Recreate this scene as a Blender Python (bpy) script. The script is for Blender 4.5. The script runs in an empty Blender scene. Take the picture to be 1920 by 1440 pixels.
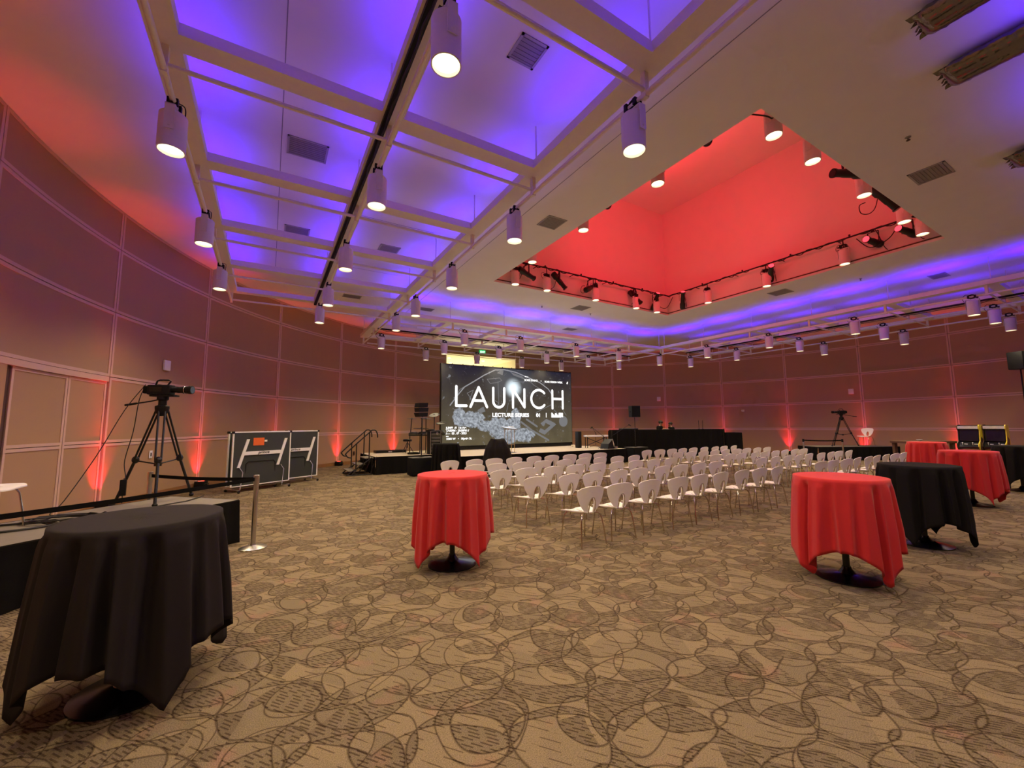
import bpy, bmesh, math, random
from math import sin, cos, pi, radians, sqrt, atan2, hypot
from mathutils import Vector, Matrix
random.seed(7)
S = bpy.context.scene
COL = S.collection

# ------------------------------------------------------------------ camera, world, exposure
H = 1.65
YAW, PITCH, ROLL, F = 0.53622, 0.100678, -0.007458, 766.75
fw = Vector((sin(YAW)*cos(PITCH), cos(YAW)*cos(PITCH), sin(PITCH)))
rt = Vector((cos(YAW), -sin(YAW), 0)); up = rt.cross(fw)
r2 = rt*cos(ROLL)+up*sin(ROLL); u2 = -rt*sin(ROLL)+up*cos(ROLL)
cam = bpy.data.objects.new('camera', bpy.data.cameras.new('camera'))
COL.objects.link(cam)
cam.matrix_world = Matrix(((r2.x, u2.x, -fw.x, 0), (r2.y, u2.y, -fw.y, 0), (r2.z, u2.z, -fw.z, H), (0, 0, 0, 1)))
cam.data.sensor_width = 36; cam.data.lens = F/1920*36
cam.data.clip_start = .05; cam.data.clip_end = 200
S.camera = cam
w = bpy.data.worlds.new('world'); S.world = w; w.use_nodes = True
w.node_tree.nodes['Background'].inputs[0].default_value = (.02, .015, .02, 1)
w.node_tree.nodes['Background'].inputs[1].default_value = .5
S.view_settings.view_transform = 'Standard'
S.view_settings.look = 'None'
S.view_settings.exposure = 0.0
S.view_settings.gamma = 1.0
S.view_settings.use_curve_mapping = False
try:
    S.cycles.use_denoising = True
    S.cycles.max_bounces = 6; S.cycles.diffuse_bounces = 4; S.cycles.glossy_bounces = 3
    S.cycles.sample_clamp_indirect = 6
    S.cycles.use_adaptive_sampling = True; S.cycles.adaptive_threshold = .06; S.cycles.adaptive_min_samples = 16
except Exception: pass

# light strengths (watts)
P_PEND = 212.0        # each pendant downlight
P_RECESS = 165.0
P_BLUE = 8.5          # per metre of blue strip
P_RED = 580.0         # each red theatre wash in the well
P_UP = 300.0           # each red uplight
WARM = (1.0, .81, .46)
BLUE = (.05, .0, 1.0)
RED = (1.0, .010, .040)

# ------------------------------------------------------------------ room numbers
CX, CY, RR, HC = 10.758, 7.383, 14.186, 6.24
DPHI = .22384
ROWZ = [0, 1.351, 2.702, 4.053, 5.404, HC]
OX0, OX1, OY0, OY1 = 6.0, 14.4, 2.9, 11.2       # square well in the ceiling
TUBE = 5.2; BEAM = 5.45

# ------------------------------------------------------------------ materials
def nt(m): return m.node_tree.nodes, m.node_tree.links
def mat(name, col, rough=.6, metal=0., var=.08, scale=30., bump=.0, bscale=None, spec=None, trans=0., emit=None, estr=0., sheen=0.):
    m = bpy.data.materials.new(name); m.use_nodes = True
    N, L = nt(m); b = N['Principled BSDF']
    tc = N.new('ShaderNodeTexCoord'); no = N.new('ShaderNodeTexNoise')
    no.inputs['Scale'].default_value = scale; no.inputs['Detail'].default_value = 3
    L.new(tc.outputs['Object'], no.inputs['Vector'])
    mx = N.new('ShaderNodeMix'); mx.data_type = 'RGBA'
    c = Vector(col)
    mx.inputs['A'].default_value = (*(c*(1-var)), 1); mx.inputs['B'].default_value = (*[min(1, v*(1+var)) for v in c], 1)
    L.new(no.outputs['Fac'], mx.inputs['Factor']); L.new(mx.outputs['Result'], b.inputs['Base Color'])
    b.inputs['Roughness'].default_value = rough; b.inputs['Metallic'].default_value = metal
    if spec is not None: b.inputs['Specular IOR Level'].default_value = spec
    if trans: b.inputs['Transmission Weight'].default_value = trans
    if sheen: b.inputs['Sheen Weight'].default_value = sheen
    if emit:
        b.inputs['Emission Color'].default_value = (*emit, 1); b.inputs['Emission Strength'].default_value = estr
    if bump:
        n2 = N.new('ShaderNodeTexNoise'); n2.inputs['Scale'].default_value = bscale or scale*4
        L.new(tc.outputs['Object'], n2.inputs['Vector'])
        bp = N.new('ShaderNodeBump'); bp.inputs['Strength'].default_value = bump; bp.inputs['Distance'].default_value = .01
        L.new(n2.outputs['Fac'], bp.inputs['Height']); L.new(bp.outputs['Normal'], b.inputs['Normal'])
    return m
M = {}
M['paint'] = mat('white_paint', (.86, .83, .79), .85, var=.03, scale=3)
M['steel_paint'] = mat('cream_paint', (.84, .79, .70), .6, var=.04)
M['well'] = mat('well_paint', (.74, .70, .66), .9, var=.03, scale=2)
M['panel'] = mat('panel_fabric', (.45, .275, .145), .9, var=.10, scale=160, bump=.25, bscale=500)
M['frame'] = mat('panel_frame', (.66, .44, .33), .7, var=.06, scale=40)
M['groove'] = mat('groove_dark', (.10, .05, .035), .9)
M['base'] = mat('baseboard_wood', (.30, .14, .05), .5, var=.2, scale=12)
M['lampwhite'] = mat('lamp_enamel', (.78, .76, .76), .45, var=.03)
M['black'] = mat('black_plastic', (.007, .007, .008), .5, var=.2, spec=.25)
M['blackmetal'] = mat('black_metal', (.015, .014, .014), .3, .3, var=.2)
M['gloss'] = mat('black_gloss', (.006, .006, .010), .22, 0, var=.2, spec=.7)
M['drape'] = mat('black_drape', (.006, .005, .005), .95, var=.3, scale=60, bump=.2, spec=.12)
M['darkcloth'] = mat('charcoal_cloth', (.017, .012, .012), .9, var=.12, scale=200, bump=.2, bscale=700, spec=.25)
M['blackcloth'] = mat('black_cloth', (.010, .008, .008), .9, var=.12, scale=200, bump=.2, bscale=700, spec=.18)
M['redcloth'] = mat('red_cloth', (.56, .012, .014), .85, var=.08, scale=200, bump=.2, bscale=700, sheen=.15)
M['chair'] = mat('chair_plastic', (.90, .86, .84), .35, var=.02)
M['chrome'] = mat('chrome', (.62, .55, .48), .22, 1., var=.05)
M['steel'] = mat('brushed_steel', (.55, .53, .50), .3, 1., var=.08)
M['deck'] = mat('stage_deck', (.42, .36, .27), .8, var=.12, scale=8, bump=.1)
M['greydeck'] = mat('riser_deck', (.19, .165, .135), .85, var=.10, scale=14)
M['brass'] = mat('brass', (.80, .60, .28), .3, 1., var=.05)
M['acrylic'] = mat('acrylic', (.95, .95, .95), .05, 0, trans=.95, var=.0)
M['skin'] = mat('skin', (.36, .21, .15), .6, var=.05)
M['hair'] = mat('dark_hair', (.015, .009, .006), .7, var=.3, scale=90)
M['shirt'] = mat('black_shirt', (.008, .008, .009), .9, var=.2, scale=60, spec=.1)
M['jeans'] = mat('dark_jeans', (.02, .025, .045), .9, var=.2, scale=80)
M['cable'] = mat('cable', (.012, .010, .010), .6)
M['orange'] = mat('orange_sticker', (.75, .13, .02), .6, var=.12, scale=20)
M['white'] = mat('white_plastic', (.80, .78, .80), .5, var=.03)
M['tabletop'] = mat('slate_board', (.035, .040, .040), .5, var=.1)
M['yellow'] = mat('yellow_side', (.85, .66, .04), .5, var=.15, scale=9)
M['wood'] = mat('dark_wood', (.10, .045, .025), .5, var=.2, scale=10)
M['yellowpanel'] = mat('yellow_panel', (.72, .50, .14), .6, var=.1, scale=9)
M['vent'] = mat('vent_grey', (.30, .28, .28), .7, var=.05)
M['ventslat'] = mat('vent_slat', (.42, .40, .40), .6, var=.05)
M['cymbal'] = mat('cymbal_rubber', (.022, .02, .02), .45, var=.2)
M['greybox'] = mat('box_top', (.07, .065, .06), .7, var=.1)
M['foil'] = mat('silver_foil', (.24, .22, .23), .16, 1., var=.1, scale=5, bump=.35, bscale=14)
M['bone'] = mat('cream_wall', (.86, .80, .58), .9, var=.03, scale=3)
M['grille'] = mat('speaker_grille', (.007, .007, .008), .8, var=.4, scale=300, spec=.15)
M['card'] = mat('white_card', (.85, .78, .60), .8, var=.05)
M['paper'] = mat('marquee', (.55, .52, .52), .5, var=.35, scale=22)
def emis(name, col, s):
    m = bpy.data.materials.new(name); m.use_nodes = True
    N, L = nt(m); b = N['Principled BSDF']
    b.inputs['Base Color'].default_value = (.02, .02, .02, 1); b.inputs['Specular IOR Level'].default_value = .1; b.inputs['Emission Color'].default_value = (*col, 1)
    b.inputs['Emission Strength'].default_value = s; b.inputs['Roughness'].default_value = .5
    tc = N.new('ShaderNodeTexCoord'); no = N.new('ShaderNodeTexNoise'); no.inputs['Scale'].default_value = 30
    L.new(tc.outputs['Object'], no.inputs['Vector'])
    mr = N.new('ShaderNodeMapRange'); mr.inputs['To Min'].default_value = s*.97; mr.inputs['To Max'].default_value = s*1.03
    L.new(no.outputs['Fac'], mr.inputs['Value']); L.new(mr.outputs['Result'], b.inputs['Emission Strength'])
    return m
M['lens'] = emis('lamp_lens', (1.0, .86, .50), 4.0)
M['redlens'] = emis('red_gel', (1.0, .04, .06), 3.0)
M['ledred'] = emis('uplight_led', (1.0, .05, .03), 8.0)
M['blueled'] = emis('blue_led', (.15, .02, 1.0), 2.0)
M['text'] = emis('lit_text', (1.0, .98, .96), 1.6)
M['art'] = emis('lit_art', (.55, .56, .60), .55)
M['artdim'] = emis('lit_art_dim', (.42, .43, .45), .42)
M['exit'] = emis('exit_green', (.02, .75, .20), 1.0)
M['downl'] = emis('soffit_lens', (1.0, .9, .6), 3.0)
def math_n(N, L, op, a, b=None, c=None):
    n = N.new('ShaderNodeMath'); n.operation = op
    for k, v in enumerate((a, b, c)):
        if v is None: continue
        if isinstance(v, (int, float)): n.inputs[k].default_value = v
        else: L.new(v, n.inputs[k])
    return n.outputs[0]
def carpet_mat():
    m = bpy.data.materials.new('patterned_carpet'); m.use_nodes = True
    N, L = nt(m); b = N['Principled BSDF']; b.inputs['Roughness'].default_value = .95
    b.inputs['Specular IOR Level'].default_value = .1
    mn = lambda op, a, bb=None, c=None: math_n(N, L, op, a, bb, c)
    tc = N.new('ShaderNodeTexCoord')
    mp = N.new('ShaderNodeMapping'); L.new(tc.outputs['Object'], mp.inputs['Vector'])
    mp.inputs['Rotation'].default_value = (0, 0, radians(24)); mp.inputs['Scale'].default_value = (1.12, 1.12, 1)
    # gentle wobble
    wn = N.new('ShaderNodeTexNoise'); wn.inputs['Scale'].default_value = 1.3; wn.inputs['Detail'].default_value = 1
    L.new(mp.outputs['Vector'], wn.inputs['Vector'])
    vs = N.new('ShaderNodeVectorMath'); vs.operation = 'MULTIPLY_ADD'
    L.new(wn.outputs['Color'], vs.inputs[0]); vs.inputs[1].default_value = (.30, .30, 0); L.new(mp.outputs['Vector'], vs.inputs[2])
    sx = N.new('ShaderNodeSeparateXYZ'); L.new(vs.outputs[0], sx.inputs[0])
    X, Y = sx.outputs['X'], sx.outputs['Y']
    # several lattices of rings whose crossings give fans, leaves and ovals
    lines = None; reg = None
    for px, py, ox, oy, r, ax in ((.62, .52, 0, 0, .26, 1.0), (.62, .52, .31, .26, .30, .8), (.93, .71, .2, .4, .40, 1.25), (.78, 1.05, .5, .1, .46, .75)):
        fx = mn('SUBTRACT', mn('FRACT', mn('MULTIPLY_ADD', X, 1/px, ox)), .5)
        fy = mn('SUBTRACT', mn('FRACT', mn('MULTIPLY_ADD', Y, 1/py, oy)), .5)
        dx = mn('MULTIPLY', fx, px*ax); dy = mn('MULTIPLY', fy, py)
        d = mn('SQRT', mn('ADD', mn('MULTIPLY', dx, dx), mn('MULTIPLY', dy, dy)))
        e = mn('ABSOLUTE', mn('SUBTRACT', d, r*.82))
        l = mn('SUBTRACT', 1, mn('MINIMUM', mn('DIVIDE', e, .0095), 1))
        ins = mn('LESS_THAN', d, r*.82)
        lines = l if lines is None else mn('MAXIMUM', lines, l)
        reg = ins if reg is None else mn('ADD', mn('MULTIPLY', reg, 2), ins)
    # cell shade chosen by which rings cover the spot
    wh = N.new('ShaderNodeTexWhiteNoise'); wh.noise_dimensions = '1D'; L.new(reg, wh.inputs['W'])
    vo = N.new('ShaderNodeTexVoronoi'); vo.inputs['Scale'].default_value = 2.1; L.new(vs.outputs[0], vo.inputs['Vector'])
    sc = N.new('ShaderNodeSeparateColor'); L.new(vo.outputs['Color'], sc.inputs[0])
    pick = mn('FRACT', mn('ADD', wh.outputs['Value'], mn('MULTIPLY', sc.outputs[0], .55)))
    # short woven dashes
    m2 = N.new('ShaderNodeMapping'); L.new(tc.outputs['Object'], m2.inputs['Vector']); m2.inputs['Rotation'].default_value = (0, 0, radians(-38))
    s2 = N.new('ShaderNodeSeparateXYZ'); L.new(m2.outputs[0], s2.inputs[0])
    st = mn('LESS_THAN', mn('FRACT', mn('MULTIPLY', s2.outputs['X'], 44)), .42)
    rowi = mn('FLOOR', mn('MULTIPLY', s2.outputs['X'], 44))
    w2 = N.new('ShaderNodeTexWhiteNoise'); w2.noise_dimensions = '1D'; L.new(rowi, w2.inputs['W'])
    dash = mn('LESS_THAN', mn('FRACT', mn('ADD', mn('MULTIPLY', s2.outputs['Y'], 9), w2.outputs['Value'])), .62)
    hatch = mn('MULTIPLY', mn('MULTIPLY', st, dash), mn('LESS_THAN', pick, .42))
    st3 = mn('LESS_THAN', mn('FRACT', mn('MULTIPLY', s2.outputs['X'], 17)), .13)
    dash3 = mn('LESS_THAN', mn('FRACT', mn('ADD', mn('MULTIPLY', s2.outputs['Y'], 4.2), w2.outputs['Value'])), .5)
    hatch2 = mn('MULTIPLY', mn('MULTIPLY', st3, dash3), mn('GREATER_THAN', pick, .55))
    dark = mn('MINIMUM', mn('ADD', mn('ADD', mn('MULTIPLY', lines, .82), mn('MULTIPLY', hatch, .7)), mn('MULTIPLY', hatch2, .6)), 1)
    cr = N.new('ShaderNodeValToRGB'); L.new(pick, cr.inputs[0])
    cr.color_ramp.elements[0].color = (.145, .108, .066, 1); cr.color_ramp.elements[1].color = (.23, .172, .10, 1)
    e = cr.color_ramp.elements.new(.45); e.color = (.18, .137, .085, 1)
    # rusty and grey patches
    pn = N.new('ShaderNodeTexNoise'); pn.inputs['Scale'].default_value = 3.2; L.new(mp.outputs[0], pn.inputs['Vector'])
    pr = N.new('ShaderNodeMapRange'); pr.inputs[1].default_value = .60; pr.inputs[2].default_value = .75; L.new(pn.outputs['Fac'], pr.inputs[0])
    mx1 = N.new('ShaderNodeMix'); mx1.data_type = 'RGBA'; L.new(mn('MULTIPLY', pr.outputs[0], .55), mx1.inputs['Factor'])
    L.new(cr.outputs[0], mx1.inputs['A']); mx1.inputs['B'].default_value = (.27, .14, .10, 1)
    # fibre
    fn = N.new('ShaderNodeTexNoise'); fn.inputs['Scale'].default_value = 170; fn.inputs['Detail'].default_value = 2; L.new(tc.outputs['Object'], fn.inputs['Vector'])
    fr = N.new('ShaderNodeMapRange'); fr.inputs[1].default_value = .3; fr.inputs[2].default_value = .7; fr.inputs[3].default_value = .66; fr.inputs[4].default_value = 1.34; L.new(fn.outputs['Fac'], fr.inputs[0])
    mx2 = N.new('ShaderNodeMix'); mx2.data_type = 'RGBA'; L.new(dark, mx2.inputs['Factor']); L.new(mx1.outputs['Result'], mx2.inputs['A'])
    mx2.inputs['B'].default_value = (.040, .024, .013, 1)
    mu = N.new('ShaderNodeVectorMath'); mu.operation = 'SCALE'; L.new(mx2.outputs['Result'], mu.inputs[0]); L.new(fr.outputs[0], mu.inputs['Scale'])
    L.new(mu.outputs[0], b.inputs['Base Color'])
    bp = N.new('ShaderNodeBump'); bp.inputs['Strength'].default_value = .5; bp.inputs['Distance'].default_value = .006
    L.new(mn('SUBTRACT', fn.outputs['Fac'], mn('MULTIPLY', dark, .8)), bp.inputs['Height']); L.new(bp.outputs['Normal'], b.inputs['Normal'])
    return m
M['carpet'] = carpet_mat()
def screen_mat():
    m = bpy.data.materials.new('video_wall_picture'); m.use_nodes = True
    N, L = nt(m); b = N['Principled BSDF']; b.inputs['Roughness'].default_value = .6; b.inputs['Specular IOR Level'].default_value = .15
    b.inputs['Base Color'].default_value = (.01, .01, .01, 1)
    mn = lambda op, a, bb=None, c=None: math_n(N, L, op, a, bb, c)
    tc = N.new('ShaderNodeTexCoord'); sx = N.new('ShaderNodeSeparateXYZ'); L.new(tc.outputs['Object'], sx.inputs[0])
    X, Z = sx.outputs['X'], sx.outputs['Z']
    def blob(cx, cz, rx, rz):
        a = mn('DIVIDE', mn('SUBTRACT', X, cx), rx); c = mn('DIVIDE', mn('SUBTRACT', Z, cz), rz)
        return mn('MAXIMUM', mn('SUBTRACT', 1, mn('ADD', mn('MULTIPLY', a, a), mn('MULTIPLY', c, c))), 0)
    cl = None
    for q in ((.85, 1.25, .38, .48), (1.45, 1.15, .7, .42), (2.1, .85, .5, .3), (2.9, .75, .8, .55), (3.7, 1.25, .32, .5), (3.4, .85, .6, .4), (3.2, .35, .75, .45), (4.1, .42, .75, .38), (2.6, 1.0, .3, .3)):
        v = blob(*q); cl = v if cl is None else mn('MAXIMUM', cl, v)
    no = N.new('ShaderNodeTexNoise'); no.inputs['Scale'].default_value = 4.2; no.inputs['Detail'].default_value = 6; no.inputs['Roughness'].default_value = .65
    L.new(tc.outputs['Object'], no.inputs['Vector'])
    vo = N.new('ShaderNodeTexVoronoi'); vo.inputs['Scale'].default_value = 5.5; L.new(tc.outputs['Object'], vo.inputs['Vector'])
    edge = mn('ADD', mn('MULTIPLY', cl, 1.9), mn('MULTIPLY', mn('SUBTRACT', no.outputs['Fac'], .60), 3.6))
    cm = N.new('ShaderNodeMapRange'); cm.inputs[1].default_value = .0; cm.inputs[2].default_value = .45; L.new(edge, cm.inputs[0])
    no3 = N.new('ShaderNodeTexNoise'); no3.inputs['Scale'].default_value = 9; no3.inputs['Detail'].default_value = 7; no3.inputs['Roughness'].default_value = .7; L.new(tc.outputs['Object'], no3.inputs['Vector'])
    puff = mn('ADD', mn('MULTIPLY', mn('SUBTRACT', no3.outputs['Fac'], .28), 2.1), mn('MULTIPLY', mn('SUBTRACT', .5, vo.outputs['Distance']), .30))
    flash = mn('POWER', blob(3.57, 2.62, .55, .55), 2.2)
    halo = blob(3.5, 2.9, 1.5, 1.1)
    col = N.new('ShaderNodeMix'); col.data_type = 'RGBA'
    g = N.new('ShaderNodeMapRange'); g.inputs[1].default_value = 0; g.inputs[2].default_value = 3.5; L.new(Z, g.inputs[0])
    bgc = N.new('ShaderNodeMix'); bgc.data_type = 'RGBA'; L.new(g.outputs[0], bgc.inputs['Factor'])
    bgc.inputs['A'].default_value = (.105, .085, .045, 1); bgc.inputs['B'].default_value = (.012, .013, .024, 1)
    no2 = N.new('ShaderNodeTexNoise'); no2.inputs['Scale'].default_value = 1.6; no2.inputs['Detail'].default_value = 6; L.new(tc.outputs['Object'], no2.inputs['Vector'])
    bsc = N.new('ShaderNodeVectorMath'); bsc.operation = 'SCALE'; L.new(bgc.outputs['Result'], bsc.inputs[0])
    L.new(mn('ADD', .55, mn('MULTIPLY', no2.outputs['Fac'], 1.0)), bsc.inputs['Scale'])
    L.new(cm.outputs[0], col.inputs['Factor']); L.new(bsc.outputs[0], col.inputs['A'])
    pc = N.new('ShaderNodeVectorMath'); pc.operation = 'SCALE'; pc.inputs[0].default_value = (.66, .72, .80); L.new(puff, pc.inputs['Scale'])
    L.new(pc.outputs[0], col.inputs['B'])
    ad = N.new('ShaderNodeVectorMath'); ad.operation = 'SCALE'; ad.inputs[0].default_value = (.75, .88, .95)
    L.new(mn('ADD', mn('MULTIPLY', flash, 1.4), mn('MULTIPLY', halo, .07)), ad.inputs['Scale'])
    sm = N.new('ShaderNodeVectorMath'); sm.operation = 'ADD'; L.new(col.outputs['Result'], sm.inputs[0]); L.new(ad.outputs[0], sm.inputs[1])
    L.new(sm.outputs[0], b.inputs['Emission Color']); b.inputs['Emission Strength'].default_value = 1.0
    return m
M['screen'] = screen_mat()

# ------------------------------------------------------------------ mesh helper
class MB:
    def __init__(s): s.v = []; s.f = []; s.M = Matrix.Identity(4)
    def at(s, x=0, y=0, z=0, rz=0, rx=0, ry=0):
        s.M = Matrix.Translation((x, y, z)) @ Matrix.Rotation(rz, 4, 'Z') @ Matrix.Rotation(ry, 4, 'Y') @ Matrix.Rotation(rx, 4, 'X'); return s
    def add(s, vs, fs):
        o = len(s.v); s.v += [tuple(s.M @ Vector(p)) for p in vs]; s.f += [tuple(i+o for i in f) for f in fs]; return s
    def box(s, x0, y0, z0, x1, y1, z1):
        v = [(x, y, z) for z in (z0, z1) for y in (y0, y1) for x in (x0, x1)]
        return s.add(v, [(0, 2, 3, 1), (4, 5, 7, 6), (0, 1, 5, 4), (2, 6, 7, 3), (0, 4, 6, 2), (1, 3, 7, 5)])
    def bbox(s, x0, y0, z0, x1, y1, z1, b=.01):
        # box with chamfered edges
        bm = bmesh.new(); bmesh.ops.create_cube(bm, size=1)
        for v in bm.verts: v.co = Vector(((x0+x1)/2+v.co.x*(x1-x0), (y0+y1)/2+v.co.y*(y1-y0), (z0+z1)/2+v.co.z*(z1-z0)))
        bmesh.ops.bevel(bm, geom=bm.edges[:], offset=b, segments=2, affect='EDGES', profile=.6)
        bm.verts.index_update(); vs = [tuple(v.co) for v in bm.verts]; fs = [tuple(v.index for v in f.verts) for f in bm.faces]; bm.free()
        return s.add(vs, fs)
    def lathe(s, prof, n=24, cap=True):
        vs = []; fs = []
        for r, z in prof: vs += [(r*cos(2*pi*k/n), r*sin(2*pi*k/n), z) for k in range(n)]
        for i in range(len(prof)-1):
            for k in range(n):
                a = i*n+k; b = i*n+(k+1) % n; fs.append((a, b, b+n, a+n))
        if cap:
            fs.append(tuple(range(n))[::-1]); fs.append(tuple((len(prof)-1)*n+k for k in range(n)))
        return s.add(vs, fs)
    def cyl(s, r, z0, z1, n=20): return s.lathe([(r, z0), (r, z1)], n)
    def tube(s, pts, r, n=8, closed=False):
        P = [Vector(p) for p in pts]; m = len(P); rs = r if isinstance(r, (list, tuple)) else [r]*m
        vs = []; fs = []; nrm = None
        for i in range(m):
            if closed: t = (P[(i+1) % m]-P[i-1])
            else: t = P[min(i+1, m-1)]-P[max(i-1, 0)]
            if t.length < 1e-9: t = Vector((0, 0, 1))
            t.normalize()
            if nrm is None: nrm = t.cross(Vector((0, 0, 1))) if abs(t.z) < .9 else t.cross(Vector((1, 0, 0)))
            nrm = nrm-t*nrm.dot(t)
            if nrm.length < 1e-6: nrm = t.orthogonal()
            nrm.normalize(); bn = t.cross(nrm)
            vs += [tuple(P[i]+(nrm*cos(2*pi*k/n)+bn*sin(2*pi*k/n))*rs[i]) for k in range(n)]
        for i in range(m if closed else m-1):
            for k in range(n):
                a = i*n+k; b = i*n+(k+1) % n; c = ((i+1) % m)*n
                fs.append((a, b, c+(k+1) % n, c+k))
        if not closed: fs.append(tuple(range(n))[::-1]); fs.append(tuple((m-1)*n+k for k in range(n)))
        return s.add(vs, fs)
    def sphere(s, c, r, n=16, m=10, sc=(1, 1, 1)):
        pr = []
        vs = [(c[0], c[1], c[2]+r*sc[2])]; fs = []
        for i in range(1, m):
            t = pi*i/m
            vs += [(c[0]+r*sc[0]*sin(t)*cos(2*pi*k/n), c[1]+r*sc[1]*sin(t)*sin(2*pi*k/n), c[2]+r*sc[2]*cos(t)) for k in range(n)]
        vs.append((c[0], c[1], c[2]-r*sc[2])); last = len(vs)-1
        for k in range(n): fs.append((0, 1+k, 1+(k+1) % n))
        for i in range(m-2):
            for k in range(n):
                a = 1+i*n+k; b = 1+i*n+(k+1) % n; fs.append((a, a+n, b+n, b))
        for k in range(n): fs.append((1+(m-2)*n+k, last, 1+(m-2)*n+(k+1) % n))
        return s.add(vs, fs)
    def prism(s, poly, y0, y1):
        # polygon in XZ, extruded along y
        n = len(poly); vs = [(x, y0, z) for x, z in poly]+[(x, y1, z) for x, z in poly]
        fs = [tuple(range(n)), tuple(range(2*n-1, n-1, -1))]+[(i, i+n, (i+1) % n+n, (i+1) % n) for i in range(n)]
        return s.add(vs, fs)
    def mesh(s, name):
        me = bpy.data.meshes.new(name); me.from_pydata(s.v, [], s.f); me.update()
        bm = bmesh.new(); bm.from_mesh(me); bmesh.ops.recalc_face_normals(bm, faces=bm.faces[:]); bm.to_mesh(me); bm.free()
        me.polygons.foreach_set('use_smooth', [True]*len(me.polygons))
        me.set_sharp_from_angle(angle=radians(38))
        return me
    def build(s, name, m, parent=None, loc=None, rz=None):
        me = s.mesh(name); me.materials.append(m)
        return link(name, me, parent, loc, rz)
def link(name, me, parent=None, loc=None, rz=None):
    o = bpy.data.objects.new(name, me); COL.objects.link(o)
    if parent: o.parent = parent
    if loc: o.location = loc
    if rz: o.rotation_euler = (0, 0, rz)
    return o
def tag(o, label=None, cat=None, group=None, kind=None):
    if label: o['label'] = label
    if cat: o['category'] = cat
    if group: o['group'] = group
    if kind: o['kind'] = kind
    return o
def thing(name, label, cat, loc=(0, 0, 0), rz=0, group=None):
    o = bpy.data.objects.new(name, None); COL.objects.link(o); o.empty_display_size = .1
    o.location = loc; o.rotation_euler = (0, 0, rz)
    return tag(o, label, cat, group)
def smooth(pts, n=5):
    out = []; P = [Vector(p) for p in pts]; m = len(P)
    for i in range(m-1):
        p0, p1, p2, p3 = P[max(i-1, 0)], P[i], P[i+1], P[min(i+2, m-1)]
        for k in range(n):
            t = k/n; out.append(tuple(.5*((2*p1)+(p2-p0)*t+(2*p0-5*p1+4*p2-p3)*t*t+(3*p1-p0-3*p2+p3)*t**3)))
    out.append(tuple(P[-1])); return out
def dup(root, loc=None, rz=None, label=None, group=None, rot=None):
    def cp(o, par):
        c = o.copy(); COL.objects.link(c)
        if par: c.parent = par
        for ch in list(o.children): cp(ch, c)
        return c
    r = cp(root, None)
    if loc is not None: r.location = loc
    if rz is not None: r.rotation_euler = (0, 0, rz)
    if rot is not None: r.rotation_euler = rot
    if label: r['label'] = label
    if group: r['group'] = group
    return r
def light(kind, name, power, col, loc, target=None, parent=None, **kw):
    d = bpy.data.lights.new(name, kind); d.energy = power; d.color = col
    for k, v in kw.items(): setattr(d, k, v)
    o = bpy.data.objects.new(name, d); COL.objects.link(o); o.location = loc
    if parent: o.parent = parent
    if target is not None:
        o.rotation_euler = (Vector(target)-Vector(loc)).to_track_quat('-Z', 'Y').to_euler()
    return o

# ------------------------------------------------------------------ blue wash lights on top of the ceiling frames (real strips)
GX = [-1.05, 1.15, 3.35]            # left frame beams (x)
GY = [13.93, 16.1, 18.0]            # far frame beams (y)
EX = [17.1, 19.1, 21.1]             # right frame beams (x)
SY = [.25, -1.9, -4.0]              # near frame beams (y), behind the camera
CR_Y = [13.62-2.19*k for k in range(9)]      # crossings of left/right frames
CR_X = [3.35+2.29*k for k in range(7)]       # crossings of far/near frames
BL = 0
def blue(x, y, along_x, length, k=1.0):
    global BL
    o = light('AREA', 'blue_strip_light', P_BLUE*length*k, BLUE, (x, y, BEAM+.17), shape='RECTANGLE', size=length, size_y=.05)
    o.rotation_euler = (pi, 0, 0 if along_x else pi/2)
    o.data.spread = radians(140)
for i, x in enumerate(GX):
    for k in range(8): blue(x+(.14 if i == 0 else 0), CR_Y[k]-1.09, False, 1.5, (1, 1, 1)[i])
for i, y in enumerate(GY):
    for k in range(6): blue(CR_X[k]+1.14, y, True, 1.5, (2.1, .35, .35)[i])
for i, x in enumerate(EX):
    for k in range(8): blue(x, CR_Y[k]-1.09, False, 1.5, (2.1, .5, .35)[i])
for i, y in enumerate(SY[:2]):
    for k in range(6): blue(CR_X[k]+1.14, y, True, 1.5)
# red theatre lights washing the well above the ceiling
for (x, y, z), t in (((6.3, 5.0, 7.3), (14.8, 6, 9.6)), ((6.3, 9.2, 7.3), (14.8, 9.5, 9.4)), ((9, 3.1, 7.3), (9.5, 11.6, 9.4)), ((12, 3.1, 7.3), (12.5, 11.6, 9.6)),
                     ((14.2, 10.2, 7.3), (8, 8, 11)), ((14.2, 4.2, 7.3), (6, 5, 9.5)), ((9.9, 11, 7.3), (10, 3, 10))):
    light('SPOT', 'red_wash_light', P_RED, RED, (x, y, z), t, spot_size=radians(88), spot_blend=.9, shadow_soft_size=.12)

# ------------------------------------------------------------------ room shell
m = MB(); n = 96
vs = [(CX+(RR+.2)*cos(2*pi*k/n), CY+(RR+.2)*sin(2*pi*k/n), 0) for k in range(n)]
m.add(vs, [tuple(range(n))]); vs2 = [(x, y, -.2) for x, y, z in vs]; m.add(vs2, [tuple(range(n))[::-1]])
for k in range(n): m.f.append((k, k+n, (k+1) % n+n, (k+1) % n))
tag(m.build('floor', M['carpet']), kind='structure')
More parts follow.
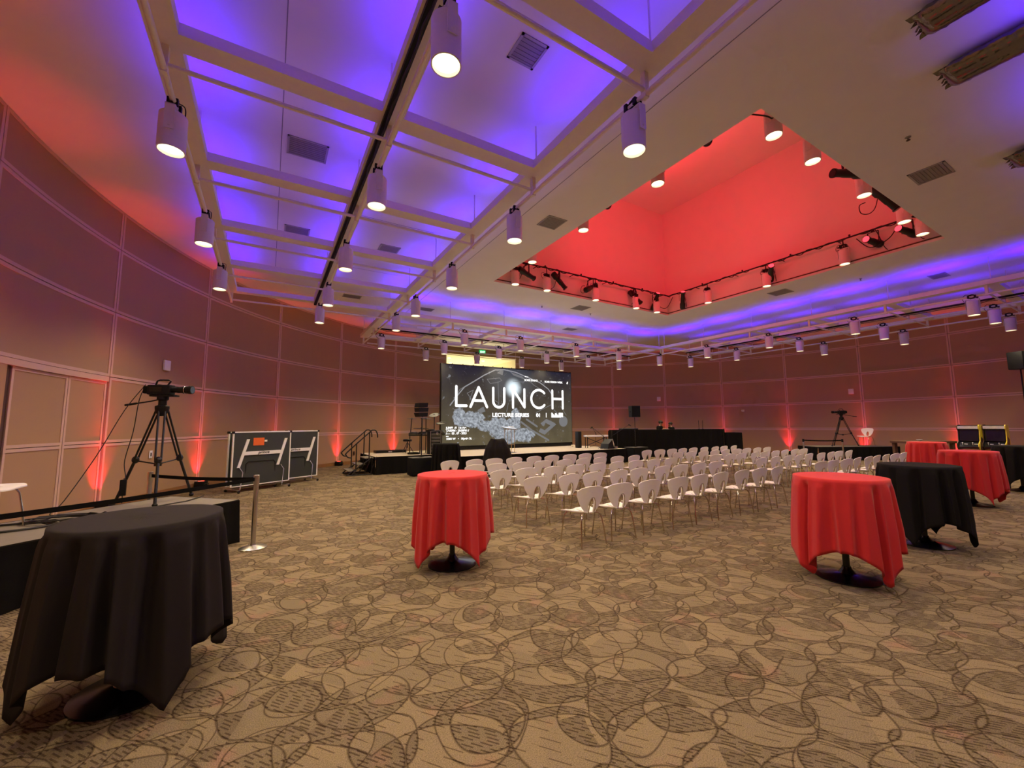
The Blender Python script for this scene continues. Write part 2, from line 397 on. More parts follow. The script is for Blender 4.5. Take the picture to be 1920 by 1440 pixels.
# ceiling: ring between the square well and the round wall
def ceil_mesh():
    m = MB(); pts = []
    sq = []
    N4 = 24
    cs = [(OX1, OY1), (OX0, OY1), (OX0, OY0), (OX1, OY0)]
    inner = []
    for q in range(4):
        a, b = cs[q], cs[(q+1) % 4]
        for k in range(N4): inner.append((a[0]+(b[0]-a[0])*k/N4, a[1]+(b[1]-a[1])*k/N4))
    outer = []
    for (x, y) in inner:
        a = atan2(y-CY, x-CX); outer.append((CX+(RR+.1)*cos(a), CY+(RR+.1)*sin(a)))
    n = len(inner)
    vs = [(x, y, HC) for x, y in inner]+[(x, y, HC) for x, y in outer]
    m.add(vs, [(i, (i+1) % n, (i+1) % n+n, i+n) for i in range(n)])
    return m
tag(ceil_mesh().build('ceiling', M['paint']), kind='structure')
ceiling = bpy.data.objects['ceiling']
# plaster joints: thin recessed-looking strips
jm = MB()
for x0, y0, x1, y1 in ((-.02, 3.2, -.02, 13.3), (4.6, .5, 4.6, 16.5), (8.9, .6, 10.1, .6)):
    jm.box(min(x0, x1)-.006, min(y0, y1)-.006, HC-.003, max(x0, x1)+.006, max(y0, y1)+.006, HC+.001)
for y in (5.9, 9.0, 12.2): jm.box(1.3, y-.005, HC-.003, 3.2, y+.005, HC+.001)
jm.build('joint_line', M['vent'], ceiling)
# the well: parapet, ledge, upper walls, top
m = MB(); zt = 7.02; e = .4
def wallq(m, x0, y0, x1, y1, z0, z1): m.add([(x0, y0, z0), (x1, y1, z0), (x1, y1, z1), (x0, y0, z1)], [(0, 1, 2, 3)])
c4 = [(OX0, OY0), (OX1, OY0), (OX1, OY1), (OX0, OY1)]
for q in range(4): wallq(m, *c4[q], *c4[(q+1) % 4], HC, zt)
w4 = [(OX0-e, OY0-e), (OX1+e, OY0-e), (OX1+e, OY1+e), (OX0-e, OY1+e)]
for q in range(4):
    a, b, c, d = c4[q], c4[(q+1) % 4], w4[(q+1) % 4], w4[q]
    m.add([(*a, zt), (*b, zt), (*c, zt), (*d, zt)], [(0, 1, 2, 3)])
    wallq(m, *w4[q], *w4[(q+1) % 4], zt, 11.0)
m.add([(*p, 11.0) for p in w4], [(0, 1, 2, 3)])
well = tag(m.build('ceiling', M['well']), kind='structure')
# dark reveal line and trim at the foot of the well
m = MB()
m.box(OX0, OY1-.02, HC+.07, OX1, OY1, HC+.10); m.box(OX1-.02, OY0, HC+.07, OX1, OY1, HC+.10)
m.box(OX0, OY0, HC+.07, OX0+.02, OY1, HC+.10); m.box(OX0, OY0, HC+.07, OX1, OY0+.02, HC+.10)
tag(m.build('trim_1', M['groove']), kind='structure')

# round wall: dark backing with framed fabric panels
SIDES = {}
def arc_wall(name, a0, a1):
    m = MB(); n = max(2, int(abs(a1-a0)/.04)); r = RR+.05
    for k in range(n):
        t0 = a0+(a1-a0)*k/n; t1 = a0+(a1-a0)*(k+1)/n
        m.add([(r*cos(t0), r*sin(t0), 0), (r*cos(t1), r*sin(t1), 0), (r*cos(t1), r*sin(t1), HC), (r*cos(t0), r*sin(t0), HC)], [(0, 1, 2, 3)])
        m.add([((r+.12)*cos(t0), (r+.12)*sin(t0), 0), ((r+.12)*cos(t1), (r+.12)*sin(t1), 0), ((r+.12)*cos(t1), (r+.12)*sin(t1), HC), ((r+.12)*cos(t0), (r+.12)*sin(t0), HC)], [(0, 1, 2, 3)])
    o = tag(m.build(name, M['groove'], None, (CX, CY, 0)), kind='structure'); SIDES[name] = o; return o
P0 = 2.8554
phi = lambda i: P0-DPHI*i
OPA, OPB = 1.4162, phi(5)           # opening behind the screen
phj = lambda j: OPA-DPHI*j
arc_wall('wall_left', phi(-3), phi(2)); arc_wall('wall_far', phi(2), OPB); arc_wall('wall_far', OPA, phj(4))
wf2 = [o for o in bpy.data.objects if o.name.startswith('wall_far.')][0]
arc_wall('wall_right', phj(4), phj(9)); arc_wall('wall_near', phj(9), phi(-3)-2*pi)
# lintel above the opening
def arc_strip(m, a0, a1, z0, z1, r0, r1, seg=6):
    for k in range(seg):
        t0 = a0+(a1-a0)*k/seg; t1 = a0+(a1-a0)*(k+1)/seg
        v = [(r*cos(t), r*sin(t), z) for z in (z0, z1) for t, r in ((t0, r0), (t1, r0), (t1, r1), (t0, r1))]
        m.add(v, [(0, 1, 5, 4), (2, 3, 7, 6), (4, 5, 6, 7), (3, 2, 1, 0)]+([(0, 4, 7, 3)] if k == 0 else [])+([(1, 2, 6, 5)] if k == seg-1 else []))
    return m
m = arc_strip(MB(), OPA, OPB, 5.68, HC, RR, RR+.15); tag(m.build('trim_2', M['panel'], None, (CX, CY, 0)), kind='structure')
def panel_meshes(width, z0, z1, seg=6):
    g = .008/RR; b = .055; a0, a1 = g, width-g
    p = arc_strip(MB(), a0+.03/RR, a1-.03/RR, z0+.03, z1-.03, RR, RR+.045, seg).mesh('panel'); p.materials.append(M['panel'])
    f = MB()
    arc_strip(f, a0, a1, z0+.008, z0+.008+b, RR-.012, RR+.03, seg); arc_strip(f, a0, a1, z1-.008-b, z1-.008, RR-.012, RR+.03, seg)
    arc_strip(f, a0, a0+b/RR, z0+.008+b, z1-.008-b, RR-.012, RR+.03, 1); arc_strip(f, a1-b/RR, a1, z0+.008+b, z1-.008-b, RR-.012, RR+.03, 1)
    fm = f.mesh('panel_frame'); fm.materials.append(M['frame'])
    return p, fm
ROWM = [panel_meshes(DPHI, ROWZ[k], ROWZ[k+1]) for k in range(5)]
def column(parent, a_start, rows=range(5), meshes=None):
    for k in rows:
        pm, fm = (meshes or ROWM)[k]
        p = link('panel', pm, parent, None, a_start); f = link('panel_frame', fm, p)
for i in range(-8, 5):
    par = SIDES['wall_left'] if -3 <= i < 2 else (None if i < -3 else [o for o in bpy.data.objects if o.name == 'wall_far'][0])
    if par is None: par = SIDES['wall_near']
    column(par, phi(i+1), range(2, 5) if i == -1 else range(5))
for j in range(13):
    par = wf2 if j < 4 else (SIDES['wall_right'] if j < 9 else SIDES['wall_near'])
    column(par, phj(j+1))
gap = phj(13)+2*pi-phi(-8)
if gap > .03:
    column(SIDES['wall_near'], phi(-8), range(5), [panel_meshes(gap, ROWZ[k], ROWZ[k+1], 2) for k in range(5)])
# service door in the left wall (flush leaves in the same panelling, set back a little)
dr = tag(arc_strip(MB(), phi(0)+.002, phi(-1)-.002, 2.60, 2.70, RR-.02, RR+.04).build('door_1', M['frame'], None, (CX, CY, 0)), kind='structure')
def leaf(a0, a1):
    for z0, z1 in ((.02, 1.351), (1.351, 2.60)):
        g = .008/RR; b = .05; R0 = RR+.035
        p = arc_strip(MB(), a0+g, a1-g, z0+.02, z1-.02, R0, R0+.03, 3).build('door_panel', M['panel'], dr)
        f = MB()
        arc_strip(f, a0+g, a1-g, z0+.006, z0+.006+b, R0-.012, R0+.02, 3); arc_strip(f, a0+g, a1-g, z1-.006-b, z1-.006, R0-.012, R0+.02, 3)
        arc_strip(f, a0+g, a0+g+b/RR, z0, z1, R0-.012, R0+.02, 1); arc_strip(f, a1-g-b/RR, a1-g, z0, z1, R0-.012, R0+.02, 1)
        f.build('panel_frame', M['frame'], p)
leaf(phi(0), 2.929); leaf(2.929, 3.022)
arc_strip(MB(), 3.034, phi(-1), 0, 2.60, RR-.01, RR+.04, 2).build('door_jamb', M['panel'], dr)
# baseboards
for nm, a0, a1 in (('baseboard_left', phi(-3), phi(2)), ('baseboard_far', phi(2), OPB), ('baseboard_far', OPA, phj(4)), ('baseboard_right', phj(4), phj(9)), ('baseboard_near', phj(9), phi(-3)-2*pi)):
    tag(arc_strip(MB(), a0, a1, 0.001, .14, RR-.03, RR-.011, 24).build(nm, M['base'], None, (CX, CY, 0)), kind='structure')
# bright lobby seen through the opening behind the screen
m = MB(); ax, ay = CX+RR*cos(OPB), CY+RR*sin(OPB)-.05; bx, by = CX+RR*cos(OPA), CY+RR*sin(OPA)-.05
m.add([(ax, ay, 0), (ax, ay+7, 0), (ax, ay+7, 5.68), (ax, ay, 5.68)], [(0, 1, 2, 3)])
m.add([(bx, by, 0), (bx, by+7, 0), (bx, by+7, 5.68), (bx, by, 5.68)], [(0, 1, 2, 3)])
m.add([(ax, ay+7, 0), (bx, ay+7, 0), (bx, ay+7, 5.68), (ax, ay+7, 5.68)], [(0, 1, 2, 3)])
m.add([(ax, ay-.1, 5.68), (bx, ay-.1, 5.68), (bx, ay+7, 5.68), (ax, ay+7, 5.68)], [(0, 1, 2, 3)])
m.add([(ax, ay, .0), (bx, ay, .0), (bx, ay+7, .0), (ax, ay+7, .0)], [(0, 1, 2, 3)])
tag(m.build('wall_lobby', M['bone']), kind='structure')
k = 0
for x, y in ((9.1, 22.6), (11.4, 22.7), (9.9, 24.4), (12.1, 25.5)):
    k += 1
    t = thing('recessed_downlight', 'small round recessed light in the lobby ceiling above the screen, '+('front left one', 'front right one', 'rear left one', 'rear right one')[k-1], 'ceiling light', (x, y, 5.68), group='recessed lights in the lobby ceiling')
    MB().lathe([(.11, 0), (.13, 0), (.13, -.01), (.11, -.012)], 20, False).build('trim_ring', M['white'], t)
    MB().cyl(.11, -.008, -.001, 20).build('lens', M['downl'], t)
light('AREA', 'lobby_light', 230, (1.0, .88, .58), (10.7, 24, 2.2), (10.7, 24, 5.6), size=3.5, shape='SQUARE')

# ------------------------------------------------------------------ suspended lighting frames
def frame_of(name, label, beams, along, lo, hi, crosses, track_i, group='suspended ceiling frames'):
    """beams: fixed coordinates; along 'y' -> beams run in y at x=beams; crosses: coordinates on the run axis"""
    t = thing(name, label, 'ceiling frame', (0, 0, 0))
    def B(m, a0, a1, b0, b1, z0, z1):      # a = run axis, b = beam axis
        if along == 'y': m.box(b0, a0, z0, b1, a1, z1)
        else: m.box(a0, b0, z0, a1, b1, z1)
    def P(a, b, z): return (b, a, z) if along == 'y' else (a, b, z)
    for i, b in enumerate(beams):
        m = MB(); B(m, lo, hi, b-.13, b+.13, BEAM, BEAM+.012)
        B(m, lo, hi, b-.13, b-.118, BEAM+.012, BEAM+.13); B(m, lo, hi, b+.118, b+.13, BEAM+.012, BEAM+.13)
        m.build('beam', M['steel_paint'], t)
        m = MB(); B(m, lo+.1, hi-.1, b-.04, b+.04, BEAM+.012, BEAM+.10); m.build('light_strip', M['white'], t)
        if i == track_i:
            m = MB(); B(m, lo, hi, b-.10, b-.03, BEAM-.05, BEAM-.001); m.build('cable_track', M['black'], t)
            m = MB(); pts = []
            for k in range(90):
                a = lo+.2+(hi-lo-.4)*k/89; pts.append(P(a, b-.065+.012*sin(k*2.3), BEAM-.075-.022*abs(sin(k*1.7))))
            m.tube(pts, .011, 6); m.build('cable', M['cable'], t)
        MB().tube([P(lo, b, TUBE), P(hi, b, TUBE)], .03, 10).build('pipe', M['steel_paint'], t)
    b0, b1 = beams[0], beams[-1]
    for c in crosses:
        m = MB()
        for q in range(len(beams)-1):
            x0, x1 = sorted((beams[q], beams[q+1])); x0 += .13; x1 -= .13
            if along == 'y':
                m.box(x0, c-.12, BEAM, x1, c+.12, BEAM+.012); m.box(x0, c-.12, BEAM+.012, x1, c-.108, BEAM+.13); m.box(x0, c+.108, BEAM+.012, x1, c+.12, BEAM+.13)
            else:
                m.box(c-.12, x0, BEAM, c+.12, x1, BEAM+.012); m.box(c-.12, x0, BEAM+.012, c-.108, x1, BEAM+.13); m.box(c+.108, x0, BEAM+.012, c+.12, x1, BEAM+.13)
        m.build('cross_beam', M['steel_paint'], t)
        MB().tube([P(c+.1, min(b0, b1), TUBE+.05), P(c+.1, max(b0, b1), TUBE+.05)], .026, 10).build('cross_pipe', M['steel_paint'], t)
        for b in beams:
            MB().tube([P(c, b, BEAM+.012), P(c, b, HC)], .012, 6).build('hanger_rod', M['steel_paint'], t)
            m = MB(); q = P(c+.1, b, 0)
            m.box(q[0]-.03, q[1]-.03, TUBE-.04, q[0]+.03, q[1]+.03, BEAM); m.build('drop_bracket', M['steel_paint'], t)
    return t
frame_of('lighting_truss', 'long white suspended frame over the left side of the room, with black cable track', GX, 'y', -6.3, 13.75, CR_Y[:9], 1)
m = bpy.data.objects
frame_of('lighting_truss', 'white suspended frame running across the far side above the screen', GY, 'x', 3.49, 17.23, CR_X[1:], 1)
frame_of('lighting_truss', 'white suspended frame along the right side of the room', EX, 'y', -1.0, 13.80, CR_Y[:7], 1)
# short extension of the left frame's inner beam down to the far frame
t = thing('lighting_truss', 'white beam and pipe joining the left ceiling frame to the far one', 'ceiling frame')
MB().box(3.22, 13.76, BEAM, 3.48, 18.15, BEAM+.012).box(3.22, 13.76, BEAM+.012, 3.232, 18.15, BEAM+.13).box(3.468, 13.76, BEAM+.012, 3.48, 18.15, BEAM+.13).build('beam', M['steel_paint'], t)
MB().tube([(3.35, 13.76, TUBE), (3.35, 18.15, TUBE)], .03, 10).build('pipe', M['steel_paint'], t)
for yy in (16.1, 18.05): MB().box(3.32, yy-.03, TUBE-.04, 3.38, yy+.03, BEAM).build('drop_bracket', M['steel_paint'], t); MB().tube([(3.35, yy, BEAM+.012), (3.35, yy, HC)], .012, 6).build('hanger_rod', M['steel_paint'], t)
frame_of('lighting_truss', 'white suspended frame along the near side of the room', SY, 'x', 3.5, 16.9, CR_X[1:6], 1)

# ------------------------------------------------------------------ pendant cylinder spotlights
def ordinal(k): return ('first', 'second', 'third', 'fourth', 'fifth', 'sixth', 'seventh', 'eighth', 'ninth', 'tenth', 'eleventh', 'twelfth')[k]
def pend_proto():
    t = thing('cylinder_spotlight', 'x', 'spotlight')
    MB().lathe([(.02, .42), (.115, .42), (.128, .405), (.128, 0), (.117, 0), (.113, .05)], 28, False).build('housing', M['lampwhite'], t)
    MB().lathe([(.0005, .035), (.114, .035)], 28, False).build('lens', M['lens'], t)
    y = MB(); y.box(-.045, -.141, .18, .045, -.133, .47); y.box(-.045, .133, .18, .045, .141, .47); y.box(-.045, -.141, .462, .045, .141, .47)
    y.at(0, 0, 0).tube([(0, -.15, .22), (0, .15, .22)], .012, 8); y.build('yoke', M['lampwhite'], t)
    c = MB(); c.box(-.035, -.035, .47, .035, .035, .505); c.box(-.05, .045, .50, .05, .085, .585); c.box(-.05, -.085, .50, .05, -.045, .575); c.tube([(0, .052*cos(a), .54+.052*sin(a)) for a in [radians(d) for d in range(-60, 241, 30)]], .022, 6)
    c.tube([(0, .05, .52), (0, .14, .545)], .020, 6); c.tube([(0, -.05, .52), (.0, -.12, .49)], .020, 6); c.build('clamp', M['black'], t)
    c = MB(); c.tube(smooth([(.03, .04, .60), (.06, .14, .63), (.05, .20, .54), (.03, .17, .44), (.02, .12, .40)]), .007, 6); c.build('cord', M['cable'], t)
    return t
pend = pend_proto(); used = [False]
def put_pend(x, y, z, rz, label, power, group='cylinder spotlights'):
    if not used[0]:
        o = pend; used[0] = True; o.location = (x, y, z); o.rotation_euler = (0, 0, rz); tag(o, label, None, group)
    else: o = dup(pend, (x, y, z), rz, label, group)
    light('SPOT', 'spot_beam', power, WARM, (x, y, z-.01), (x, y, 0), spot_size=radians(136), spot_blend=.85, shadow_soft_size=.10)
    return o
ZL = 4.66
def run(pts, what, rz):
    n = len(pts)
    for k, (x, y) in enumerate(pts):
        put_pend(x, y, ZL, rz+random.uniform(-.1, .1), 'white cylinder spotlight, %s from the near end of %s' % (ordinal(k), what) if n > 1 else 'white cylinder spotlight on '+what, P_PEND, 'spotlights on '+what)
run([(-1.05, y) for y in (2.95, 5.50, 8.17, 10.75)], "the left ceiling frame's wall-side pipe", 0)
run([(1.15, y) for y in (2.98, 5.55, 8.2, 10.9, 12.9)], "the left ceiling frame's black track", 0)
run([(3.35, y) for y in (2.95, 5.52, 8.2, 10.8, 12.8)], "the left ceiling frame's room-side pipe", 0)
def runx(pts, what, rz):
    for k, (x, y) in enumerate(pts):
        put_pend(x, y, ZL, rz+random.uniform(-.1, .1), 'white cylinder spotlight, %s from the left on %s' % (ordinal(k), what), P_PEND, 'spotlights on '+what)
runx([(x, 13.93) for x in (6.21, 8.69, 11.6, 14.2)], "the far frame's near pipe", pi/2)
runx([(x, 16.1) for x in (3.65, 6.25, 8.9, 11.55, 14.2)], "the far frame's black track", pi/2)
runx([(x, 18.0) for x in (6.1, 8.7, 11.3, 13.9)], "the far frame's wall-side pipe", pi/2)
put_pend(16.4, 16.1, ZL, pi/2, "white cylinder spotlight at the far right end of the far frame", P_PEND)
def runr(xs, ys, what):
    for k, y in enumerate(ys):
        put_pend(xs, y, ZL, random.uniform(-.1, .1), 'white cylinder spotlight, %s from the far end of %s' % (ordinal(k), what), P_PEND, 'spotlights on '+what)
runr(17.1, (13.95, 11.3, 8.6, 5.8, 3.06), "the right frame's room-side pipe")
runr(19.1, (13.6, 11.1, 8.4, 5.65, 3.0), "the right frame's black track")
runr(21.1, (8.33, 5.66, 3.0), "the right frame's wall-side pipe")
for k, x in enumerate((5.6, 9, 12.5, 15.8)):
    put_pend(x, .25, ZL, pi/2, "white cylinder spotlight, %s from the left on the near frame" % ordinal(k), P_PEND, 'spotlights on the near frame')
put_pend(-1.05, .4, ZL, 0, 'white cylinder spotlight hanging overhead at the near end of the wall-side pipe', P_PEND)
put_pend(3.35, .3, ZL, 0, 'white cylinder spotlight hanging overhead at the near end of the room-side pipe', P_PEND)
# the well's own spotlights and rails
rail = thing('lighting_rail', 'black pipe rail with wound cable around the rim of the red ceiling well', 'rail')
RZ = 6.96
ring = [(OX0+.27, OY0+.27), (OX1-.27, OY0+.27), (OX1-.27, OY1-.27), (OX0+.27, OY1-.27)]
for q in range(4):
    a, b = ring[q], ring[(q+1) % 4]
    MB().tube([(*a, RZ), (*b, RZ)], .024, 8).build('pipe', M['blackmetal'], rail)
    pts = []
    for k in range(121):
        f = k/120; x = a[0]+(b[0]-a[0])*f; y = a[1]+(b[1]-a[1])*f
        pts.append((x+(.03*sin(k*.9) if q % 2 else 0), y+(0 if q % 2 else .03*sin(k*.9)), RZ+.02-.07*abs(sin(k*.37+q))**3))
    MB().tube(pts, .014, 6).build('cable', M['cable'], rail)
    for k in range(1, 5):
        f = k/5; x = a[0]+(b[0]-a[0])*f; y = a[1]+(b[1]-a[1])*f
        MB().box(x-.02, y-.02, RZ+.02, x+.02, y+.02, RZ+.075).build('saddle', M['blackmetal'], rail)
    for k in (0, 1, 2, 3, 4):
        f = k/5+.04; x = a[0]+(b[0]-a[0])*f; y = a[1]+(b[1]-a[1])*f; ox, oy = ((0, -.27), (.27, 0), (0, .27), (-.27, 0))[q]
        MB().tube([(x, y, RZ), (x+ox*.98, y+oy*.98, RZ)], .014, 6).build('rail_arm', M['blackmetal'], rail)
sides = [("near", [(6.97, 3.2), (8.29, 3.2), (10.5, 3.2), (12.75, 3.2), (14.0, 3.2)], 6.37), ("left", [(6.3, 5.0), (6.3, 7.19), (6.3, 9.41)], 6.29),
         ("far", [(6.63, 10.9), (7.88, 10.9), (10.05, 10.9), (12.14, 10.9), (13.33, 10.9)], 6.15), ("right", [(14.13, 9.18), (14.13, 7.05), (14.13, 4.89)], 6.21)]
for nm, pts, z in sides:
    for k, (x, y) in enumerate(pts):
        o = put_pend(x, y, z, pi/2 if nm in ('near', 'far') else 0, "white cylinder spotlight, %s from the %s on the red well's %s rim" % (ordinal(k), 'left' if nm in ('near', 'far') else ('camera' if nm == 'left' else 'screen'), nm), P_RECESS, 'spotlights around the red ceiling well')
        if z < 6.35: MB().tube([(0, 0, .50), (0, 0, RZ-z)], .016, 8).build('drop_tube', M['blackmetal'], o)
# black profile theatre lights
def profile_light(lit):
    t = thing('theatre_spotlight', 'x', 'stage light')
    # body along +x, hung at origin
    b = MB().at(0, 0, -.27, 0, 0, pi/2)
    b.lathe([(.05, -.30), (.085, -.28), (.09, -.12), (.07, -.08), (.07, .10), (.062, .12), (.062, .26), (.075, .27), (.075, .30)], 18)
    b.build('barrel', M['blackmetal'], t)
    MB().at(.301, 0, -.27, 0, 0, pi/2).cyl(.066, 0, .004, 18).build('gel', M['redlens'] if lit else M['gloss'], t)
    y = MB().box(-.02, -.105, -.28, .02, -.098, -.03).box(-.02, .098, -.28, .02, .105, -.03).box(-.02, -.105, -.035, .02, .105, -.028); y.box(-.02, -.03, -.03, .02, .03, .03)
    y.build('yoke', M['blackmetal'], t)
    MB().tube(smooth([(-.28, 0, -.28), (-.36, .05, -.30), (-.33, .12, -.42), (-.22, .13, -.46), (-.12, .12, -.38), (-.06, .08, -.15), (0, .05, -.0)]), .008, 6).build('cord', M['cable'], t)
    return t
pl = {True: profile_light(True), False: profile_light(False)}; pu = {True: False, False: False}
EL = [(7.08, 10.93, .15, .25, True, 'far rim, leftmost'), (8.42, 10.93, -.5, .9, False, 'far rim, second from the left, aimed down'), (9.85, 10.93, .2, -.5, True, 'far rim, third from the left'),
      (12.13, 10.93, -1.2, .9, False, 'far rim, fourth from the left, aimed down'), (13.3, 10.93, -1.9, -.9, True, 'far rim, at the corner'),
      (14.13, 10.27, -2.4, -.9, True, 'right rim, next to the far corner'), (14.13, 6.9, -2.6, -.45, True, 'right rim, in the middle'), (14.13, 4.2, 3.0, -.05, True, 'right rim, towards the camera'),
      (14.13, 3.5, 2.9, -.1, True, 'right rim, in the near corner'), (9.75, 3.17, 2.7, .05, False, 'near rim, left one'), (11.55, 3.17, -1.0, 1.0, False, 'near rim, right one, aimed down'),
      (6.27, 3.95, .5, -.3, False, 'left rim, nearest the camera'), (6.27, 6.42, .6, -.3, True, 'left rim, farther along')]
for x, y, rz, ry, lit, where in EL:
    lb = 'black theatre spotlight%s on the ceiling well, %s' % (' glowing red' if lit else '', where)
    if not pu[lit]: o = pl[lit]; pu[lit] = True; tag(o, lb, None, 'theatre spotlights in the ceiling well')
    else: o = dup(pl[lit], label=lb, group='theatre spotlights in the ceiling well')
    o.location = (x, y, RZ-.03); o.rotation_euler = (0, 0, rz); o.scale = (1.2, 1.2, 1.2)
    for c in o.children:
        if c.name.startswith(('barrel', 'gel')):
            mm = Matrix.Translation((0, 0, -.27)) @ Matrix.Rotation(ry, 4, 'Y') @ Matrix.Translation((0, 0, .27))
            c.matrix_local = mm
MB().tube(smooth([(6.9, 3.05, 6.9), (6.7, 3.06, 6.5), (6.45, 3.06, 6.42), (6.2, 3.3, 6.55), (6.15, 3.6, 6.9)]), .012, 6).build('cable_loop', M['cable'], rail)
MB().tube(smooth([(13.45, 11.05, 6.65), (13.8, 11.05, 6.45), (14.1, 11.0, 6.5), (14.22, 10.8, 6.9)]), .012, 6).build('cable_loop', M['cable'], rail)
MB().tube(smooth([(14.22, 3.7, 6.9), (14.2, 3.9, 6.6), (14.2, 4.3, 6.5), (14.22, 4.6, 6.88)]), .012, 6).build('cable_loop', M['cable'], rail)

# ------------------------------------------------------------------ ceiling vents, sprinklers, balloons
def vent(x, y, wx, wy, label):
    t = thing('ceiling_vent', label, 'vent', (x, y, HC-.001), group='ceiling vents')
    MB().box(-wx/2, -wy/2, -.012, wx/2, -wy/2+.03, 0).box(-wx/2, wy/2-.03, -.012, wx/2, wy/2, 0).box(-wx/2, -wy/2, -.012, -wx/2+.03, wy/2, 0).box(wx/2-.03, -wy/2, -.012, wx/2, wy/2, 0).build('frame', M['ventslat'], t)
    MB().box(-wx/2+.03, -wy/2+.03, -.004, wx/2-.03, wy/2-.03, -.001).build('grille', M['vent'], t)
    n = int(wy/.05)
    for k in range(1, n): MB().box(-wx/2+.03, -wy/2+k*wy/n-.008, -.010, wx/2-.03, -wy/2+k*wy/n+.008, -.004).build('slat', M['vent'], t)
vent(2.55, 3.85, .38, .38, 'square grey ceiling vent over the nearest right bay of the left frame')
vent(.36, 7.2, .60, .50, 'rectangular grey ceiling vent left of the black track, nearest one')
vent(.38, 10.45, .52, .40, 'rectangular grey ceiling vent left of the black track, second one')
vent(2.5, 10.4, .5, .4, 'grey ceiling vent right of the black track, in the middle bays')
vent(2.35, 15.0, .6, .4, 'grey ceiling vent past the far end of the left frame')
vent(5.35, 7.17, .5, .5, "grey ceiling vent between the left frame and the ceiling well")
vent(10.4, 12.15, .6, .55, "grey ceiling vent beyond the far rim of the ceiling well")
vent(15.3, 7.2, .6, .6, "grey ceiling vent beside the right rim of the ceiling well")
vent(10.35, 2.17, .62, .5, "grey ceiling vent on the near side of the ceiling well")
vent(5.15, 15.3, .6, .4, "grey ceiling vent above the far frame's left end")
vent(12.3, 15.2, .6, .4, "grey ceiling vent above the far frame's right half")
vent(17.96, 3.85, .6, .4, "grey ceiling vent above the right frame")
for x, y, w_ in ((8.69, 2.03, 'near the balloons'), (8.92, 12.7, 'beyond the ceiling well, over the stage'), (11.3, 12.6, 'beyond the far rim, right of the middle'), (16.1, 5.2, "between the ceiling well and the right frame"), (6.9, 4.3, 'x')):
    if w_ == 'x': continue
    t = thing('sprinkler', 'small dark ceiling sprinkler head '+w_, 'sprinkler', (x, y, HC-.001), group='ceiling sprinklers')
    MB().lathe([(.04, 0), (.04, -.006), (.015, -.01), (.012, -.05)], 12).build('escutcheon', M['vent'], t)
    MB().lathe([(.028, -.052), (.028, -.056)], 12).build('deflector', M['groove'], t)
def balloon(x, y, wx, ly, label, rz=0):
    t = thing('foil_balloon', label, 'balloon', (x, y, HC-.13), rz, 'foil balloons under the ceiling')
    m = MB(); nu, nv = 18, 40; vs = []; fs = []
    for side in (1, -1):
        for j in range(nv+1):
            v = j/nv; yy = -v*ly
            for i in range(nu+1):
                u = -1+2*i/nu
                ed = (1-abs(u)**2.4)**.6*min(1, (min(v, 1-v)*ly/.10))**.5
                cr = .008*sin(i*2.7+j*.9)*(1-ed)+.006*sin(j*1.9)*(abs(u) > .7)
                vs.append((u*wx/2*(1+.0*v), yy, side*.115*ed+cr))
        o = 0 if side == 1 else (nu+1)*(nv+1)
        for j in range(nv):
            for i in range(nu):
                a = o+j*(nu+1)+i; fs.append((a, a+1, a+nu+2, a+nu+1))
    m.add(vs, fs)
    # corner tabs of the welded seam
    for sx in (-1, 1):
        m.add([(sx*wx/2*.55, -.0, 0), (sx*wx/2*1.10, .05, .0), (sx*wx/2*1.05, -.08, .01), (sx*wx/2*.7, .03, -.01)], [(0, 1, 2), (0, 3, 1)])
        m.add([(sx*wx/2*.2, 0, 0), (sx*wx/2*.4, .05, -.03), (sx*wx/2*.55, 0, 0)], [(0, 1, 2)])
    m.build('skin', M['foil'], t)
    MB().tube([(0, 0, 0), (.03, .03, -.02)], .012, 6).build('valve', M['foil'], t)
    return t
balloon(6.14, 1.25, .42, 1.2, 'long silver foil balloon bar at top right, nearer the red well')
balloon(7.40, 1.33, .46, 1.25, 'long silver foil balloon bar at top right, the lower and nearer one')
balloon(10.85, 1.30, .55, 1.0, 'silver foil balloon bar cut by the right edge of the photo')

# ------------------------------------------------------------------ red uplights round the wall
def uplight_proto():
    t = thing('wall_uplight', 'x', 'uplight')
    MB().bbox(-.11, -.11, .02, .11, .11, .19, .012).build('housing', M['black'], t)
    MB().lathe([(.0005, .194), (.075, .194)], 18, False).build('lens', M['ledred'], t)
    m = MB(); m.tube([(-.10, -.13, .03), (-.10, -.14, .12), (.10, -.14, .12), (.10, -.13, .03)], .008, 6); m.build('bracket', M['blackmetal'], t)
    for sx in (-1, 1):
        for sy in (-1, 1): MB().cyl(.015, 0, .02, 8).at().build('foot', M['black'], t, (sx*.08, sy*.08, 0))
    return t
upl = uplight_proto(); UPU = [False]
def put_up(a, label, k=1.0):
    r = RR-.16; x, y = CX+r*cos(a), CY+r*sin(a)
    if not UPU[0]: o = upl; UPU[0] = True; o.location = (x, y, 0); o.rotation_euler = (0, 0, a-pi/2); tag(o, label, None, 'red wall uplights')
    else: o = dup(upl, (x, y, 0), a-pi/2, label, 'red wall uplights')
    r2_ = RR-.03; light('SPOT', 'uplight_beam', P_UP*k, RED, (x, y, .21), (CX+(RR-.17)*cos(a), CY+(RR-.17)*sin(a), 4.0), spot_size=radians(27), spot_blend=1.0, shadow_soft_size=.03)
    light('SPOT', 'uplight_flood', P_UP*k*.42, RED, (x, y, .21), (CX+(RR-.0)*cos(a), CY+(RR-.0)*sin(a), 1.2), spot_size=radians(62), spot_blend=1.0, shadow_soft_size=.03)
